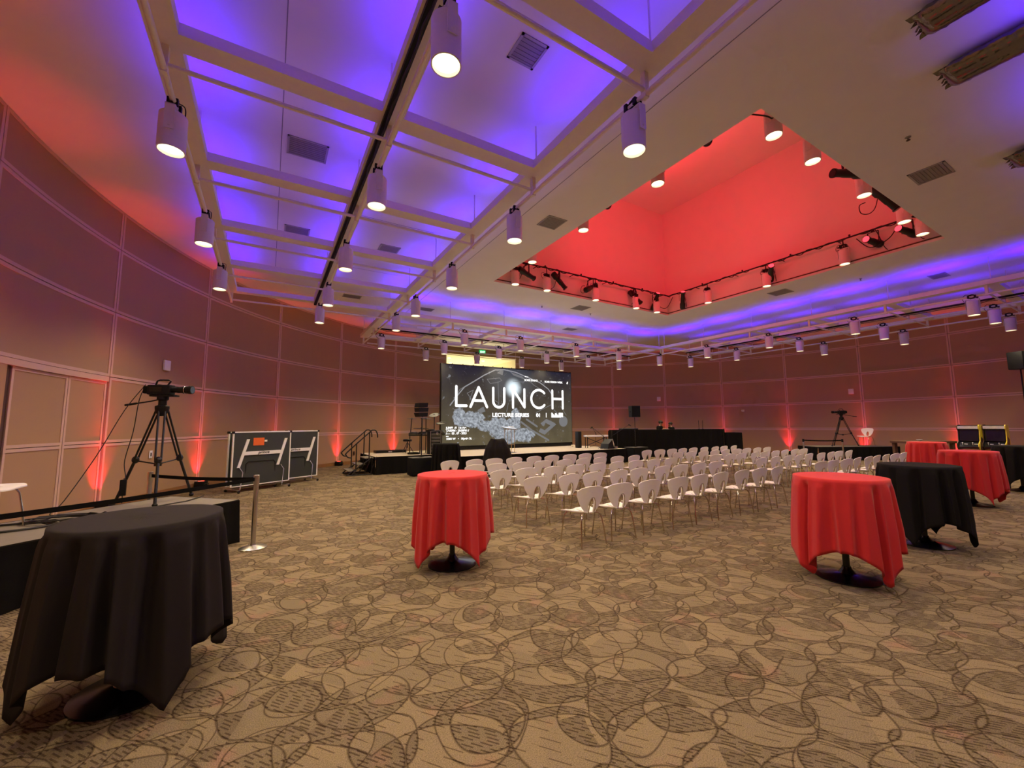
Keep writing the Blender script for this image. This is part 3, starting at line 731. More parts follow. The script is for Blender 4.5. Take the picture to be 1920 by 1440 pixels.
for i, w_, k in ((-2, 'off the left edge', 1), (-1, 'just off the left edge', 1), (0, 'behind the left camera riser', 1.2), (1, 'between the camera tripod and the ping pong tables', 1.2), (2, 'behind the folded ping pong tables', 1),
              (3, 'between the ping pong tables and the stage steps', 1.1), (4, 'behind the drum kit', 1.1)):
    put_up(phi(i)+.004, 'black uplight reddening the wall, '+w_, k)
for j, w_, k in ((2, 'right of the screen', 1), (3, 'behind the two people', 1), (4, 'at the right end of the draped control table', 1), (5, 'beyond the right chair block', 1), (6, 'behind the right camera riser', 1), (7, 'behind the arcade machines', 1), (8, 'off the right edge', 1)):
    put_up(phj(j)+.004, 'black uplight reddening the wall, '+w_, k)

# ------------------------------------------------------------------ wall plates, exit sign
def wallp(a, z, depth=0.0): r = RR-.012-depth; return (CX+r*cos(a), CY+r*sin(a), z), a+pi/2
for a, z, w_ in ((atan2(13.02-CY, -2.26-CX), 3.19, 'above the left video camera'), (atan2(17.27-CY, 20.93-CX), 3.22, 'above the two people'), (atan2(8.82-CY, 24.87-CX), 3.2, 'above the right video camera')):
    loc, rz = wallp(a, z, .0)
    t = thing('wireless_access_point', 'white rounded square box on the wall '+w_, 'wall box', loc, rz, 'white boxes on the wall')
    MB().bbox(-.11, 0, -.13, .11, .05, .13, .022).build('case', M['white'], t)
loc, rz = wallp(atan2(13.53-CY, 23.54-CX), 2.39); t = thing('wall_sensor', 'small white sensor on the wall right of the control table', 'sensor', loc, rz); MB().bbox(-.08, 0, -.06, .08, .06, .06, .012).build('case', M['white'], t); MB().box(-.04, .06, -.01, .04, .064, .01).build('window', M['vent'], t)
for p, w_ in (((-2.37, 12.76, 1.03), 'white wall switch plate behind the left camera tripod'), ((3.33, 19.47, .46), 'small dark wall outlet left of the stage steps')):
    loc, rz = wallp(atan2(p[1]-CY, p[0]-CX), p[2]); t = thing('wall_plate', w_, 'wall plate', loc, rz)
    MB().bbox(-.05, 0, -.09, .05, .012, .09, .004).build('plate', M['white'] if 'white' in w_ else M['wood'], t); MB().box(-.014, .012, -.04, .014, .018, .04).build('switch', M['black'], t)
def text_obj(s, size, m, parent, loc, rot=(pi/2, 0, 0), bold=.0, ext=.001, name='lettering', sx=1.0, align='LEFT', shear=0, spacing=1.0):
    c = bpy.data.curves.new(name, 'FONT'); c.body = s; c.size = size; c.offset = bold; c.extrude = ext; c.align_x = align; c.shear = shear; c.space_character = spacing
    o = bpy.data.objects.new(name, c); COL.objects.link(o)
    bpy.context.view_layer.update()
    me = bpy.data.meshes.new_from_object(o.evaluated_get(bpy.context.evaluated_depsgraph_get()))
    bpy.data.objects.remove(o); me.name = name; me.materials.clear(); me.materials.append(m)
    q = link(name, me, parent, loc); q.rotation_euler = rot; q.scale = (sx, 1, 1); return q
loc, rz = wallp(atan2(21.57-CY, 10.77-CX), 6.0)
t = thing('exit_sign', 'green lit exit sign high on the wall above the screen', 'sign', loc, rz)
MB().bbox(-.19, 0, -.11, .19, .05, .11, .008).build('box', M['exit'], t)
text_obj('EXIT', .16, M['text'], t, (.0, .056, -.055), (pi/2, 0, pi), .004, align='CENTER')

# ------------------------------------------------------------------ cocktail tables and cloths
def drape_mesh(name, R, top, half, nfold, seed, minz=.05, cr=.14, flare=.05, rot=0., nth=240, nz=22, amp=.04, drop_fix=None):
    rnd = random.Random(seed); m = MB(); ph = [rnd.uniform(0, 6.28) for _ in range(6)]
    vs = []; fs = []
    rings = [0, .35, .7, .93, 1.0]
    for rr in rings:
        for k in range(nth):
            a = 2*pi*k/nth; vs.append((R*rr*cos(a), R*rr*sin(a), top+(.004 if rr < 1 else .0)))
    for j in range(1, nz+1):
        v = j/nz
        for k in range(nth):
            a = 2*pi*k/nth
            if drop_fix: D = drop_fix
            else:
                b = (a-rot) % (pi/2); b = b if b < pi/4 else pi/2-b   # angle from the middle of a side
                tt_ = (1/cos(b)-1)/.4142
                D = (half-R)+(1.035-(half-R))*tt_**1.0
            D = min(D, top-minz)
            s = v*D
            cor = 0 if drop_fix else tt_      # 0 mid-side, 1 corner
            q = nfold*a+ph[0]+.8*sin(2*a+ph[1])+.45*sin(5*a+ph[2])
            g = sin(q+.35*sin(q)); g = 1-1.75*abs(g)**.85 if g < 0 else 1-.25*g     # broad rounded ridges, narrow deep valleys
            w_ = min(1, s/.10)
            dp = amp*(.35+min(1, s/.5))*(1+.35*sin(3*a+ph[5]))
            r = R+.006+flare*(s/.9)*(1-.2*cor)+w_*dp*(g-.45)+w_*.012*sin((nfold*.5+2.5)*a+ph[3])
            r = max(r, R*(.93 if s < .12 else .80))
            if j == 1: r = R+.004
            tw = .05*w_*sin((nfold*.7)*a+ph[4])*s
            z = top-.0-s*.985
            vs.append((r*cos(a+tw), r*sin(a+tw), z))
    nr = len(rings)+nz
    for i in range(nr-1):
        for k in range(nth):
            a = i*nth+k; b = i*nth+(k+1) % nth; fs.append((a, b, b+nth, a+nth))
    m.add(vs, fs)
    me = bpy.data.meshes.new(name); me.from_pydata(m.v, [], m.f); me.update()
    me.polygons.foreach_set('use_smooth', [True]*len(me.polygons))
    return me
def cocktail_table(x, y, where, short=None):
    t = thing('cocktail_table', 'tall black pedestal table '+where, 'table', (x, y, 0), group='pedestal tables under cloths')
    MB().lathe([(.0005, .0), (.285, .0), (.285, .012), (.20, .03), (.08, .055), (.045, .10), (.040, .12)], 36, False).build('base', M['gloss'], t)
    MB().cyl(.032, .10, 1.03, 16).build('pole', M['blackmetal'], t)
    MB().cyl(.415, 1.035, 1.06, 40).build('tabletop', M['wood'], t)
    MB().box(-.15, -.02, 1.01, .15, .02, 1.035).box(-.02, -.15, 1.01, .02, .15, 1.035).build('spider', M['blackmetal'], t)
    return t
def cloth(x, y, m, label, seed, rot, half=1.14, R=.42, nfold=13, **kw):
    me = drape_mesh('tablecloth', R, 1.068, half, nfold, seed, rot=rot, **kw); me.materials.append(m)
    o = link('tablecloth', me, None, (x, y, 0)); tag(o, label, 'tablecloth', 'cocktail table cloths')
    so = o.modifiers.new('thickness', 'SOLIDIFY'); so.thickness = .0025; so.offset = 1
    return o
T = [(-.68, 3.63, 'darkcloth', 'at the left foreground', 'charcoal cloth hanging in points over the large near left table', 3, -.53, 13),
     (1.97, 4.75, 'redcloth', 'in the middle, left of the chairs', 'red cloth with hanging points over the table left of the chairs', 8, -.13, 13),
     (5.41, 2.10, 'redcloth', 'right of the centre aisle', 'red cloth with hanging points over the nearest right-hand table', 5, -.02, 12),
     (7.75, 2.08, 'blackcloth', 'behind the nearest right red one', 'black cloth over the second table from the right front', 12, .52, 12),
     (12.2, 2.5, 'redcloth', 'at the right, behind the black clothed one', 'red cloth over the table behind the black one at right', 21, -.22, 12),
     (16.75, 4.25, 'redcloth', 'beside the arcade machines', 'farthest red cloth, over the table left of the arcade machines', 30, .2, 15),
     (15.6, 2.35, 'blackcloth', 'at the right edge', 'black cloth over the table cut by the right edge', 33, .3, 12)]
for x, y, m_, wh, lb, sd, rot, nf in T:
    cocktail_table(x, y, wh)
    base = atan2(-y, -x)       # towards the camera
    if x > 16: cloth(x, y, M[m_], lb, sd, base+rot, half=1.3, nfold=nf, minz=.04, drop_fix=1.02, flare=.06)
    elif x < 0: cloth(x, y, M[m_], lb, sd, base+rot, half=1.16, nfold=nf, minz=.03, amp=.04, flare=.08, R=.43)
    else: cloth(x, y, M[m_], lb, sd, base+rot, nfold=nf)
# black table beside the stage, cloth to the floor
x, y = 5.05, 12.75
cocktail_table(x, y, 'beside the stage, left of the draped object')
cloth(x, y, M['drape'], 'black floor-length cloth over the table in front of the drum kit', 40, 0, drop_fix=1.04, nfold=16, minz=.02, flare=.05, amp=.03)

# ------------------------------------------------------------------ chairs
def chair_proto():
    t = thing('shell_chair', 'x', 'chair')
    # seat: wide rounded front, narrowing to the back (front = +y)
    m = MB(); nu, nv = 14, 14; top = []
    def hw(v): return .085+.155*sin(min(1, v*1.15)*pi/2)**.9*(1-.0*v) if v < .86 else (.085+.155)*sqrt(max(0, 1-((v-.86)/.16)**2)) if v < 1.0 else .085
    for j in range(nv+1):
        v = j/nv; y = -.20+.43*v
        for i in range(nu+1):
            u = -1+2*i/nu; x = u*hw(v)
            z = .447-.018*(1-u*u)*sin(pi*v)+.012*abs(u)**3-(.03*max(0, v-.8)/.2 if v > .8 else 0)
            top.append((x, y, z))
    fs = [(j*(nu+1)+i, j*(nu+1)+i+1, (j+1)*(nu+1)+i+1, (j+1)*(nu+1)+i) for j in range(nv) for i in range(nu)]
    n = len(top); m.add(top+[(a, b, c-.013) for a, b, c in top], fs+[tuple(i+n for i in f[::-1]) for f in fs])
    rim = [i for i in range(nu+1)]+[j*(nu+1)+nu for j in range(1, nv+1)]+[nv*(nu+1)+i for i in range(nu-1, -1, -1)]+[j*(nu+1) for j in range(nv-1, 0, -1)]
    for k in range(len(rim)): a, b = rim[k], rim[(k+1) % len(rim)]; m.f.append((a, b, b+n, a+n))
    m.build('seat', M['chair'], t)
    # backrest: shield with a keyhole slot
    nv, nc = 20, 8; pts = []; fs = []
    def W(v): return .082+.163*(1-(1-min(1, v/.90))**2.3) - (.05*((v-.90)/.10)**2.2 if v > .90 else 0)
    def S_(v): return .050*sqrt(max(0, 1-((v-.27)/.30)**2)) if v > .27 else .050*(.75+.25*v/.27)
    def P(x, v):
        z = .435+.370*v-.040*(max(0, v-.5)/.5)**1.6*(abs(x)/.24)**2.2
        y = -.185-.085*v+.055*(x/.24)**2*(.5+.5*v)
        return (x, y, z)
    for j in range(nv+1):
        v = j/nv
        for sgn in (-1, 1):
            for i in range(nc+1):
                x = sgn*(S_(v)+(W(v)-S_(v))*i/nc); pts.append(P(x, v))
    for j in range(nv):
        for s_ in (0, 1):
            for i in range(nc):
                a = j*2*(nc+1)+s_*(nc+1)+i; b = a+2*(nc+1); fs.append((a, a+1, b+1, b))
    bm = bmesh.new(); vv = [bm.verts.new(p) for p in pts]
    for f in fs: bm.faces.new([vv[i] for i in f])
    bmesh.ops.remove_doubles(bm, verts=bm.verts[:], dist=.0004)
    bmesh.ops.recalc_face_normals(bm, faces=bm.faces[:])
    bmesh.ops.solidify(bm, geom=bm.faces[:], thickness=.011)
    me = bpy.data.meshes.new('backrest'); bm.to_mesh(me); bm.free()
    me.polygons.foreach_set('use_smooth', [True]*len(me.polygons)); me.set_sharp_from_angle(angle=radians(40)); me.materials.append(M['chair'])
    link('backrest', me, t)
    # loop tube through the slot
    loop = []
    for k in range(15):
        a = pi*k/14; v = .30+.30*sin(a) if True else 0
        loop.append((.054*cos(a), -.208-.05*sin(a)*.6, .50+.15*sin(a)))
    lp = [(.046, -.16, .432), (.052, -.185, .44), (.054, -.197, .47)]+loop+[(-.054, -.197, .47), (-.052, -.185, .44), (-.046, -.16, .432)]
    lp = [(x, y-.012, z) for x, y, z in lp]
    MB().tube(lp, .0085, 8).build('back_support', M['chrome'], t)
    for sx in (-1, 1):
        # rear leg
        MB().tube([(sx*.04, -.10, .425), (sx*.10, -.155, .43), (sx*.155, -.185, .415), (sx*.185, -.205, .36), (sx*.205, -.225, .22), (sx*.225, -.25, .0)], .0095, 8).build('leg', M['chrome'], t)
        MB().tube([(sx*.04, -.04, .425), (sx*.12, .05, .428), (sx*.175, .12, .415), (sx*.195, .15, .36), (sx*.21, .175, .20), (sx*.225, .20, .0)], .0095, 8).build('leg', M['chrome'], t)
    MB().tube([(0, -.19, .425), (0, .12, .424)], .010, 8).build('seat_rail', M['chrome'], t)
    return t
chair0 = chair_proto(); CU = [False]
def put_chair(x, y, rz, label, group, z=0):
    if not CU[0]: o = chair0; CU[0] = True; o.location = (x, y, z); o.rotation_euler = (0, 0, rz); tag(o, label, None, group)
    else: o = dup(chair0, (x, y, z), rz, label, group)
    return o
rows = [(4.42, 'rear'), (5.72, 'second-from-rear'), (6.95, 'middle'), (8.17, 'second-from-front'), (9.48, 'front')]
for y, rn in rows:
    for blk, x0 in (('left', 3.90), ('right', 10.72)):
        for k in range(9):
            x = x0+.613*k
            if blk == 'right' and rn in ('front',): x += .12
            put_chair(x+random.uniform(-.03, .03), y+.23+random.uniform(-.02, .03), random.gauss(0, .05),
                      'white shell chair, %s from the left in the %s row of the %s block' % (ordinal(k), rn, blk), 'white chairs in rows facing the stage')
put_chair(-2.52, 6.55, -pi/2-.5, 'white chair on the left camera riser, cut by the left edge', 'white chairs on the camera risers', .6)
put_chair(23.45, 7.95, pi/2-.15, 'white chair on the right camera riser beside the tripod', 'white chairs on the camera risers', .6)

# ------------------------------------------------------------------ stage, risers, skirts
def skirt(path, z0, z1, amp=.028, step=.035, seed=1):
    m = MB(); rnd = random.Random(seed); vs = []; L_ = []
    pts = [Vector((*p, 0)) for p in path]
    d = 0
    for i in range(len(pts)-1):
        a, b = pts[i], pts[i+1]; ln = (b-a).length; n = max(1, int(ln/step)); t = (b-a)/ln; nr = Vector((t.y, -t.x, 0))
        for k in range(n+(1 if i == len(pts)-2 else 0)):
            s = d+k*ln/n; w_ = amp*(sin(s*21+rnd.random()*.4)+.5*sin(s*9.7+1))
            L_.append((a+t*(k*ln/n), nr, w_))
        d += ln
    for p, nr, w_ in L_:
        q0 = p+nr*(.012+w_*.15+.003); q1 = p+nr*(.03+w_+.0)
        vs += [(q0.x, q0.y, z1), ((q0.x+q1.x)/2, (q0.y+q1.y)/2, (z0+z1)/2), (q1.x, q1.y, z0)]
    n = len(L_)
    m.add(vs, [(i*3+j, (i+1)*3+j, (i+1)*3+j+1, i*3+j+1) for i in range(n-1) for j in range(2)])
    return m
def platform(name, label, corners, z, deck, skirt_edges, cat='stage', step_=None):
    """corners in order, counterclockwise"""
    t = thing(name, label, cat, (0, 0, 0))
    m = MB(); n = len(corners)
    m.add([(x, y, z-.06) for x, y in corners]+[(x, y, z) for x, y in corners], [tuple(range(n))[::-1], tuple(range(n, 2*n))]+[(i, (i+1) % n, (i+1) % n+n, i+n) for i in range(n)])
    m.build('deck', deck, t)
    # aluminium rim
    e = MB()
    for i in range(n):
        a = Vector((*corners[i], 0)); b = Vector((*corners[(i+1) % n], 0)); tt = (b-a).normalized(); nr = Vector((tt.y, -tt.x, 0))*.006
        e.add([tuple(a+nr+Vector((0, 0, z-.055))), tuple(b+nr+Vector((0, 0, z-.055))), tuple(b+nr+Vector((0, 0, z+.002))), tuple(a+nr+Vector((0, 0, z+.002)))], [(0, 1, 2, 3)])
    e.build('rim', M['blackmetal'], t)
    for i in range(n):
        x = corners[i][0]*.94+sum(c[0] for c in corners)/n*.06; y = corners[i][1]*.94+sum(c[1] for c in corners)/n*.06
        MB().cyl(.025, 0, z-.06, 8).build('leg', M['steel'], t, (x, y, 0))
    for k, (i, j) in enumerate(skirt_edges):
        skirt([corners[i], corners[j]], .004, z-.012, seed=k+len(label)).build('skirt', M['drape'], t)
    return t
platform('stage', 'main low stage with tan deck and black skirt in front of the screen', [(5.55, 13.05), (13.6, 13.05), (13.6, 15.0), (13.6, 17.3), (5.55, 17.3)], .6, M['deck'], [(0, 1), (1, 2), (2, 3)])
platform('stage', 'left low stage wing with black skirt carrying the drum kit', [(3.22, 14.6), (5.52, 14.6), (5.52, 17.2), (3.22, 17.2)], .6, M['deck'], [(3, 0), (0, 1)])
c0 = Vector((-.32, 7.29)); uu = Vector((-.714, -.70)); vv_ = Vector((-.70, .714)); Lp = 2.72
platform('camera_riser', 'grey topped riser with black skirt at left, holding the video camera tripod', [tuple(c0+uu*Lp), tuple(c0), tuple(c0+vv_*1.32), tuple(c0+uu*Lp+vv_*1.32)], .6, M['greydeck'], [(0, 1), (1, 2)], 'riser')
c1 = Vector((20.92, 8.80)); u1 = Vector((.85, -.527)); v1 = Vector((.527, .85))
platform('camera_riser', 'black skirted riser at the right wall, holding a tripod and a chair', [tuple(c1), tuple(c1+u1*3.55), tuple(c1+u1*3.3+v1*1.3), tuple(c1+v1*1.3)], .6, M['greydeck'], [(3, 0), (0, 1)], 'riser')

# control table on the far right of the stage
nd = Vector((sin(.536), cos(.536))); rd = Vector((cos(.536), -sin(.536)))
def rp(d, l): q = nd*d+rd*l; return (q.x, q.y)
D0 = 21.0
def lat(px): return (px-960)/F*D0
tt = thing('control_table', 'long tall table fully draped in black for the technicians', 'table')
a, b = lat(1147), lat(1355)
cs = [rp(D0, a), rp(D0, b), rp(D0+.75, b), rp(D0+.75, a)]
m = MB(); m.add([(x, y, 1.33) for x, y in cs]+[(x, y, 1.375) for x, y in cs], [(3, 2, 1, 0), (4, 5, 6, 7), (0, 1, 5, 4), (1, 2, 6, 5), (2, 3, 7, 6), (3, 0, 4, 7)]); m.build('tabletop', M['drape'], tt)
skirt([cs[3], cs[0], cs[1], cs[2]], .005, 1.365, seed=5).build('skirt', M['drape'], tt)
for x, y in cs: MB().cyl(.02, 0, 1.33, 8).build('leg', M['blackmetal'], tt, (x*.995+.0, y*.999, 0))
t2 = thing('case_table', 'lower black draped table at the right end of the control table', 'table')
a2, b2 = lat(1356), lat(1385); cs = [rp(D0-.1, a2), rp(D0-.1, b2), rp(D0+.7, b2), rp(D0+.7, a2)]
m = MB(); m.add([(x, y, 1.15) for x, y in cs]+[(x, y, 1.2) for x, y in cs], [(3, 2, 1, 0), (4, 5, 6, 7), (0, 1, 5, 4), (1, 2, 6, 5), (2, 3, 7, 6), (3, 0, 4, 7)]); m.build('tabletop', M['drape'], t2)
skirt([cs[3], cs[0], cs[1], cs[2]], .005, 1.19, seed=6).build('skirt', M['drape'], t2)
for k, px in enumerate((1313, 1320)):
    q = rp(D0+.3, lat(px)*1.0); t3 = thing('antenna', 'thin black upright pole on the control table, %s one' % ('left', 'right')[k], 'antenna', (*q, 1.376), group='thin poles on the control table')
    MB().cyl(.05, 0, .02, 12).build('base', M['black'], t3); MB().tube([(0, 0, .02), (.02*(k*2-1), 0, .46)], .012, 6).build('rod', M['black'], t3)
# laptops / mixer on the table
q = rp(D0+.35, lat(1180)); t3 = thing('mixing_desk', 'low black mixing desk lying on the control table', 'mixer', (*q, 1.376), -.536); MB().bbox(-.45, -.2, 0, .45, .2, .07, .01).build('case', M['black'], t3); MB().box(-.42, -.18, .071, .42, .18, .078).build('panel', M['vent'], t3)

# people
def person(loc, rz, label, cap, lean, hz=0.0):
    t = thing('person', label, 'person', loc, rz)
    J = dict(pel=(0, 0, .95), sp=(0, .01+lean*.3, 1.15), ch=(0, .0+lean*.7, 1.41), nk=(0, .01+lean, 1.50), hd0=(0, .03+lean*1.25, 1.58), hd=(0, .05+lean*1.4, 1.66), hd1=(0, .045+lean*1.4, 1.74),
             hl=(-.10, 0, .90), hr=(.10, 0, .90), kl=(-.11, .03, .50), kr=(.11, .03, .50), al=(-.11, -.02, .09), ar=(.11, -.02, .09), tl=(-.12, .13, .035), tr=(.12, .13, .035),
             sl=(-.19, lean*.8, 1.46), sr=(.19, lean*.8, 1.46), el=(-.26, .06+lean*.6, 1.15), er=(.26, .06+lean*.6, 1.15), wl=(-.17, .30+lean*.4, 1.12+hz), wr=(.17, .30+lean*.4, 1.12+hz), gl=(-.15, .38+lean*.4, 1.11+hz), gr=(.15, .38+lean*.4, 1.11+hz))
    E = [('pel', 'sp'), ('sp', 'ch'), ('ch', 'nk'), ('nk', 'hd0'), ('hd0', 'hd'), ('hd', 'hd1'), ('pel', 'hl'), ('pel', 'hr'), ('hl', 'kl'), ('hr', 'kr'), ('kl', 'al'), ('kr', 'ar'), ('al', 'tl'), ('ar', 'tr'),
         ('ch', 'sl'), ('ch', 'sr'), ('sl', 'el'), ('sr', 'er'), ('el', 'wl'), ('er', 'wr'), ('wl', 'gl'), ('wr', 'gr')]
    Rd = dict(pel=(.15, .11), sp=(.13, .10), ch=(.16, .12), nk=(.055, .055), hd0=(.065, .07), hd=(.078, .095), hd1=(.07, .085), hl=(.09, .09), hr=(.09, .09), kl=(.06, .06), kr=(.06, .06), al=(.042, .042), ar=(.042, .042), tl=(.035, .03), tr=(.035, .03),
              sl=(.075, .075), sr=(.075, .075), el=(.045, .045), er=(.045, .045), wl=(.03, .03), wr=(.03, .03), gl=(.034, .018), gr=(.034, .018))
    def skin(name, keys, edges, k, m, fingers=False):
        ks = list(keys); vs = [J[q] for q in ks]; ed = [(ks.index(a), ks.index(b)) for a, b in edges if a in ks and b in ks]; rad = [Rd[q] for q in ks]
        if fingers:
            for sx, h in ((-1, 'gl'), (1, 'gr')):
                g = J[h]
                for f in range(4):
                    i0 = len(vs); off = (f-1.5)*.018
                    vs += [(g[0]+off, g[1]+.05, g[2]), (g[0]+off, g[1]+.085-.008*abs(f-1.5), g[2]-.012)]; ed += [(ks.index(h), i0), (i0, i0+1)]; rad += [(.009, .009), (.008, .008)]
                i0 = len(vs); vs += [(g[0]-sx*.045, g[1]+.005, g[2]), (g[0]-sx*.055, g[1]+.04, g[2]-.01)]; ed += [(ks.index(h), i0), (i0, i0+1)]; rad += [(.011, .011), (.009, .009)]
        me = bpy.data.meshes.new(name); me.from_pydata(vs, ed, []); o = link(name, me, t)
        sk = o.modifiers.new('skin', 'SKIN'); me.skin_vertices.new() if not me.skin_vertices else None
        sv = me.skin_vertices[0].data
        for i, r in enumerate(rad): sv[i].radius = (r[0]*k, r[1]*k)
        sv[0].use_root = True
        ss = o.modifiers.new('sub', 'SUBSURF'); ss.levels = 1; ss.render_levels = 1
        me.materials.append(m); sk.use_smooth_shade = True
        return o
    body = skin('body', J.keys(), E, 1.0, M['skin'], True)
    skin('shirt', ['ch', 'sp', 'pel', 'nk', 'sl', 'sr', 'el', 'er'], E, 1.22, M['shirt'])
    skin('trousers', ['pel', 'hl', 'hr', 'kl', 'kr', 'al', 'ar'], E, 1.12, M['jeans'])
    hx, hy, hz_ = J['hd']
    for sx in (-1, 1):
        MB().sphere((sx*.03, hy+.088, hz_+.012), .010, 8, 6).build('eye', M['black'], t)
        MB().sphere((sx*.08, hy-.0, hz_+.0), .022, 8, 6, (.4, .8, 1.3)).build('ear', M['skin'], t)
        MB().sphere((sx*.12, J['tl'][1]-.06, .045), .055, 10, 6, (.75, 1.9, .75)).build('shoe', M['black'], t)
    MB().sphere((0, hy+.10, hz_-.015), .016, 8, 6, (.7, 1, 1.3)).build('nose', M['skin'], t)
    MB().sphere((0, hy+.086, hz_-.055), .02, 8, 6, (1.2, .4, .3)).build('mouth', M['redcloth'], t)
    # hair or cap
    m = MB(); m.sphere((0, hy-.025, hz_+.040), .104, 18, 10, (.93, 1.08, .92)); m.build('cap' if cap else 'hair', M['hair'], t)
    if cap: MB().sphere((0, hy+.10, hz_+.05), .06, 12, 6, (1.0, 1.0, .12)).build('cap_brim', M['hair'], t)
    else: MB().sphere((0, hy+.06, hz_-.075), .055, 12, 8, (1.0, .5, .55)).build('beard', M['hair'], t)
    return t
q = rp(D0+1.15, lat(1233)*(D0+1.15)/D0); pp1 = person((*q, 0), 3.45, 'person in a dark cap and black top looking down behind the control table', True, .06, .24)
q = rp(D0+1.2, lat(1257)*(D0+1.2)/D0); pp1.scale = (1.035, 1.035, 1.035); o = person((*q, 0), 1.15, 'bearded person in black facing left behind the control table', False, .02, .24); o.scale = (.99, .99, .99)

# ------------------------------------------------------------------ LED screen
SX0, SW, SZ0, SH, SYY = 6.3, 7.04, .78, 3.52, 16.5
scr = thing('video_wall', 'large video wall reading LAUNCH, standing on the stage', 'screen', (SX0, SYY, 0))
MB().box(-.03, .012, .62, SW+.03, .14, SZ0+SH+.04).build('cabinet', M['black'], scr)
MB().box(-.02, -.02, .602, SW+.02, .30, .70).build('base_rail', M['black'], scr)
MB().box(0, 0, 0, SW, .010, SH).build('picture', M['screen'], scr, (0, 0, SZ0))
for k in range(15): MB().box(k*SW/14-.012, .02, SZ0+SH+.04, k*SW/14+.012, .06, SZ0+SH+.07).build('coupler', M['blackmetal'], scr)
pic = [c for c in scr.children if c.name.startswith('picture')][0]
def stroke(m, pts, wd, y=-.004, cap=True, n=10):
    r = wd/2
    for i in range(len(pts)-1):
        a = Vector(pts[i]); b = Vector(pts[i+1]); d = (b-a)
        if d.length < 1e-6: continue
        d.normalize(); nn = Vector((-d.y, d.x))*r
        m.add([(a.x+nn.x, y, a.y+nn.y), (a.x-nn.x, y, a.y-nn.y), (b.x-nn.x, y, b.y-nn.y), (b.x+nn.x, y, b.y+nn.y)], [(0, 1, 2, 3)])
    for p in (pts if cap else pts[1:-1]):
        m.add([(p[0]+r*cos(2*pi*k/n), y, p[1]+r*sin(2*pi*k/n)) for k in range(n)], [tuple(range(n))])
    return m
def arc2(cx, cz, rx, rz, a0, a1, n=24): return [(cx+rx*cos(a0+(a1-a0)*k/n), cz+rz*sin(a0+(a1-a0)*k/n)) for k in range(n+1)]
wd = .118
LET = [[[(.68, 2.58), (.68, 1.74), (1.16, 1.74)]],
       [[(1.36, 1.70), (1.76, 2.58), (2.18, 1.70)], [(1.53, 1.98), (2.01, 1.98)]],
       [[(2.50, 2.58), (2.50, 1.98)]+arc2(2.79, 1.98, .29, .28, pi, 2*pi)+[(3.08, 2.58)]],
       [[(3.55, 1.70), (3.55, 2.58), (4.19, 1.72), (4.19, 2.58)]],
       [arc2(5.02, 2.14, .44, .44, radians(42), radians(318))],
       [[(5.84, 2.58), (5.84, 1.70)], [(6.48, 2.58), (6.48, 1.70)], [(5.84, 2.17), (6.48, 2.17)]]]
for st in LET:
    m = MB()
    for s_ in st: stroke(m, s_, wd, -.006)
    m.build('letter', M['text'], pic)
def stxt(s, size, x, z, bold=.006, sx=1.0, sp=1.0): return text_obj(s, size, M['text'], pic, (x, -.0065, z), (pi/2, 0, 0), bold, .0, 'caption', sx, spacing=sp)
stxt('LECTURE SERIES', .24, 2.44, 1.27, .010, 1.10, 1.06); stxt('01', .24, 4.85, 1.27, .010, 1.1)
stroke(MB(), [(5.45, 1.24), (5.45, 1.47)], .035, -.006, False).build('divider', M['text'], pic)
m = MB()
m.add([(5.76, -.006, 1.24), (5.76, -.006, 1.48), (5.82, -.006, 1.48), (5.96, -.006, 1.32), (5.98, -.006, 1.44), (6.05, -.006, 1.48), (6.2, -.006, 1.32), (6.22, -.006, 1.48), (6.48, -.006, 1.48), (6.48, -.006, 1.24), (6.42, -.006, 1.28), (6.34, -.006, 1.24)], [(0, 11, 10, 9, 8, 7, 6, 5, 4, 3, 2, 1)])
m.build('emblem', M['text'], pic)
stxt('BOISE IDAHO', .13, 4.20, 2.99, .004, .97); stroke(MB(), [(5.17, 3.03), (5.172, 3.03)], .05, -.006).build('dot', M['text'], pic)
stxt('BOISE DESIGN WEEK', .125, 5.38, 2.97, .004, .95); stxt('//', .14, 6.76, 2.96, .010)
stroke(MB(), [(4.22, 3.20), (4.42, 3.19)], .03, -.006, False).build('dash', M['text'], pic)
stxt('JUMP!  ///  1st Ave', .125, .22, .74, .004, 1.0); stxt('17:00PM - 20:00PM //', .125, .22, .62, .004, .98); stxt('/----  03 . 07 - 2023', .125, .22, .50, .004, .98)
stroke(MB(), [(.22, .42), (.34, .42)], .03, -.006, False).build('dash', M['text'], pic)
stxt('1000 W   \u2022   Myrtle St.', .125, .22, .27, .004, 1.05)
# aerial picture line work
def art(lines, wd, mt, y=-.002):
    m = MB()
    for l in lines: stroke(m, l, wd, y, n=6)
    m.build('picture_line', mt, pic)
art([[(.4, 1.75), (.75, 2.2), (1.07, 2.57), (1.55, 2.85), (2.03, 3.14), (2.6, 3.42), (3.1, 3.46), (3.7, 3.38), (4.3, 3.2), (5.1, 2.95), (5.6, 2.65), (5.85, 2.35)]], .05, M['art'])
art([[(.53, 1.9), (.85, 2.45), (1.3, 2.72)], [(2.19, 2.97), (2.84, 3.06), (2.95, 2.95), (2.75, 2.85), (2.35, 2.78), (2.19, 2.97)], [(3.55, 2.95), (4.1, 2.93), (4.3, 3.0)], [(4.85, 1.47), (5.75, 1.87)], [(2.75, 2.9), (2.8, 1.7)], [(3.3, 1.9), (3.2, 1.5)],
     [(2.6, 2.0), (2.8, 1.9), (2.7, 1.78)], [(1.2, 2.3), (1.5, 2.45), (1.35, 2.1), (1.2, 2.3)], [(5.9, 1.65), (6.5, 1.15)], [(6.7, 1.35), (6.35, 1.8)], [(4.5, 3.0), (4.75, 2.8), (5.2, 2.6)]], .028, M['artdim'])
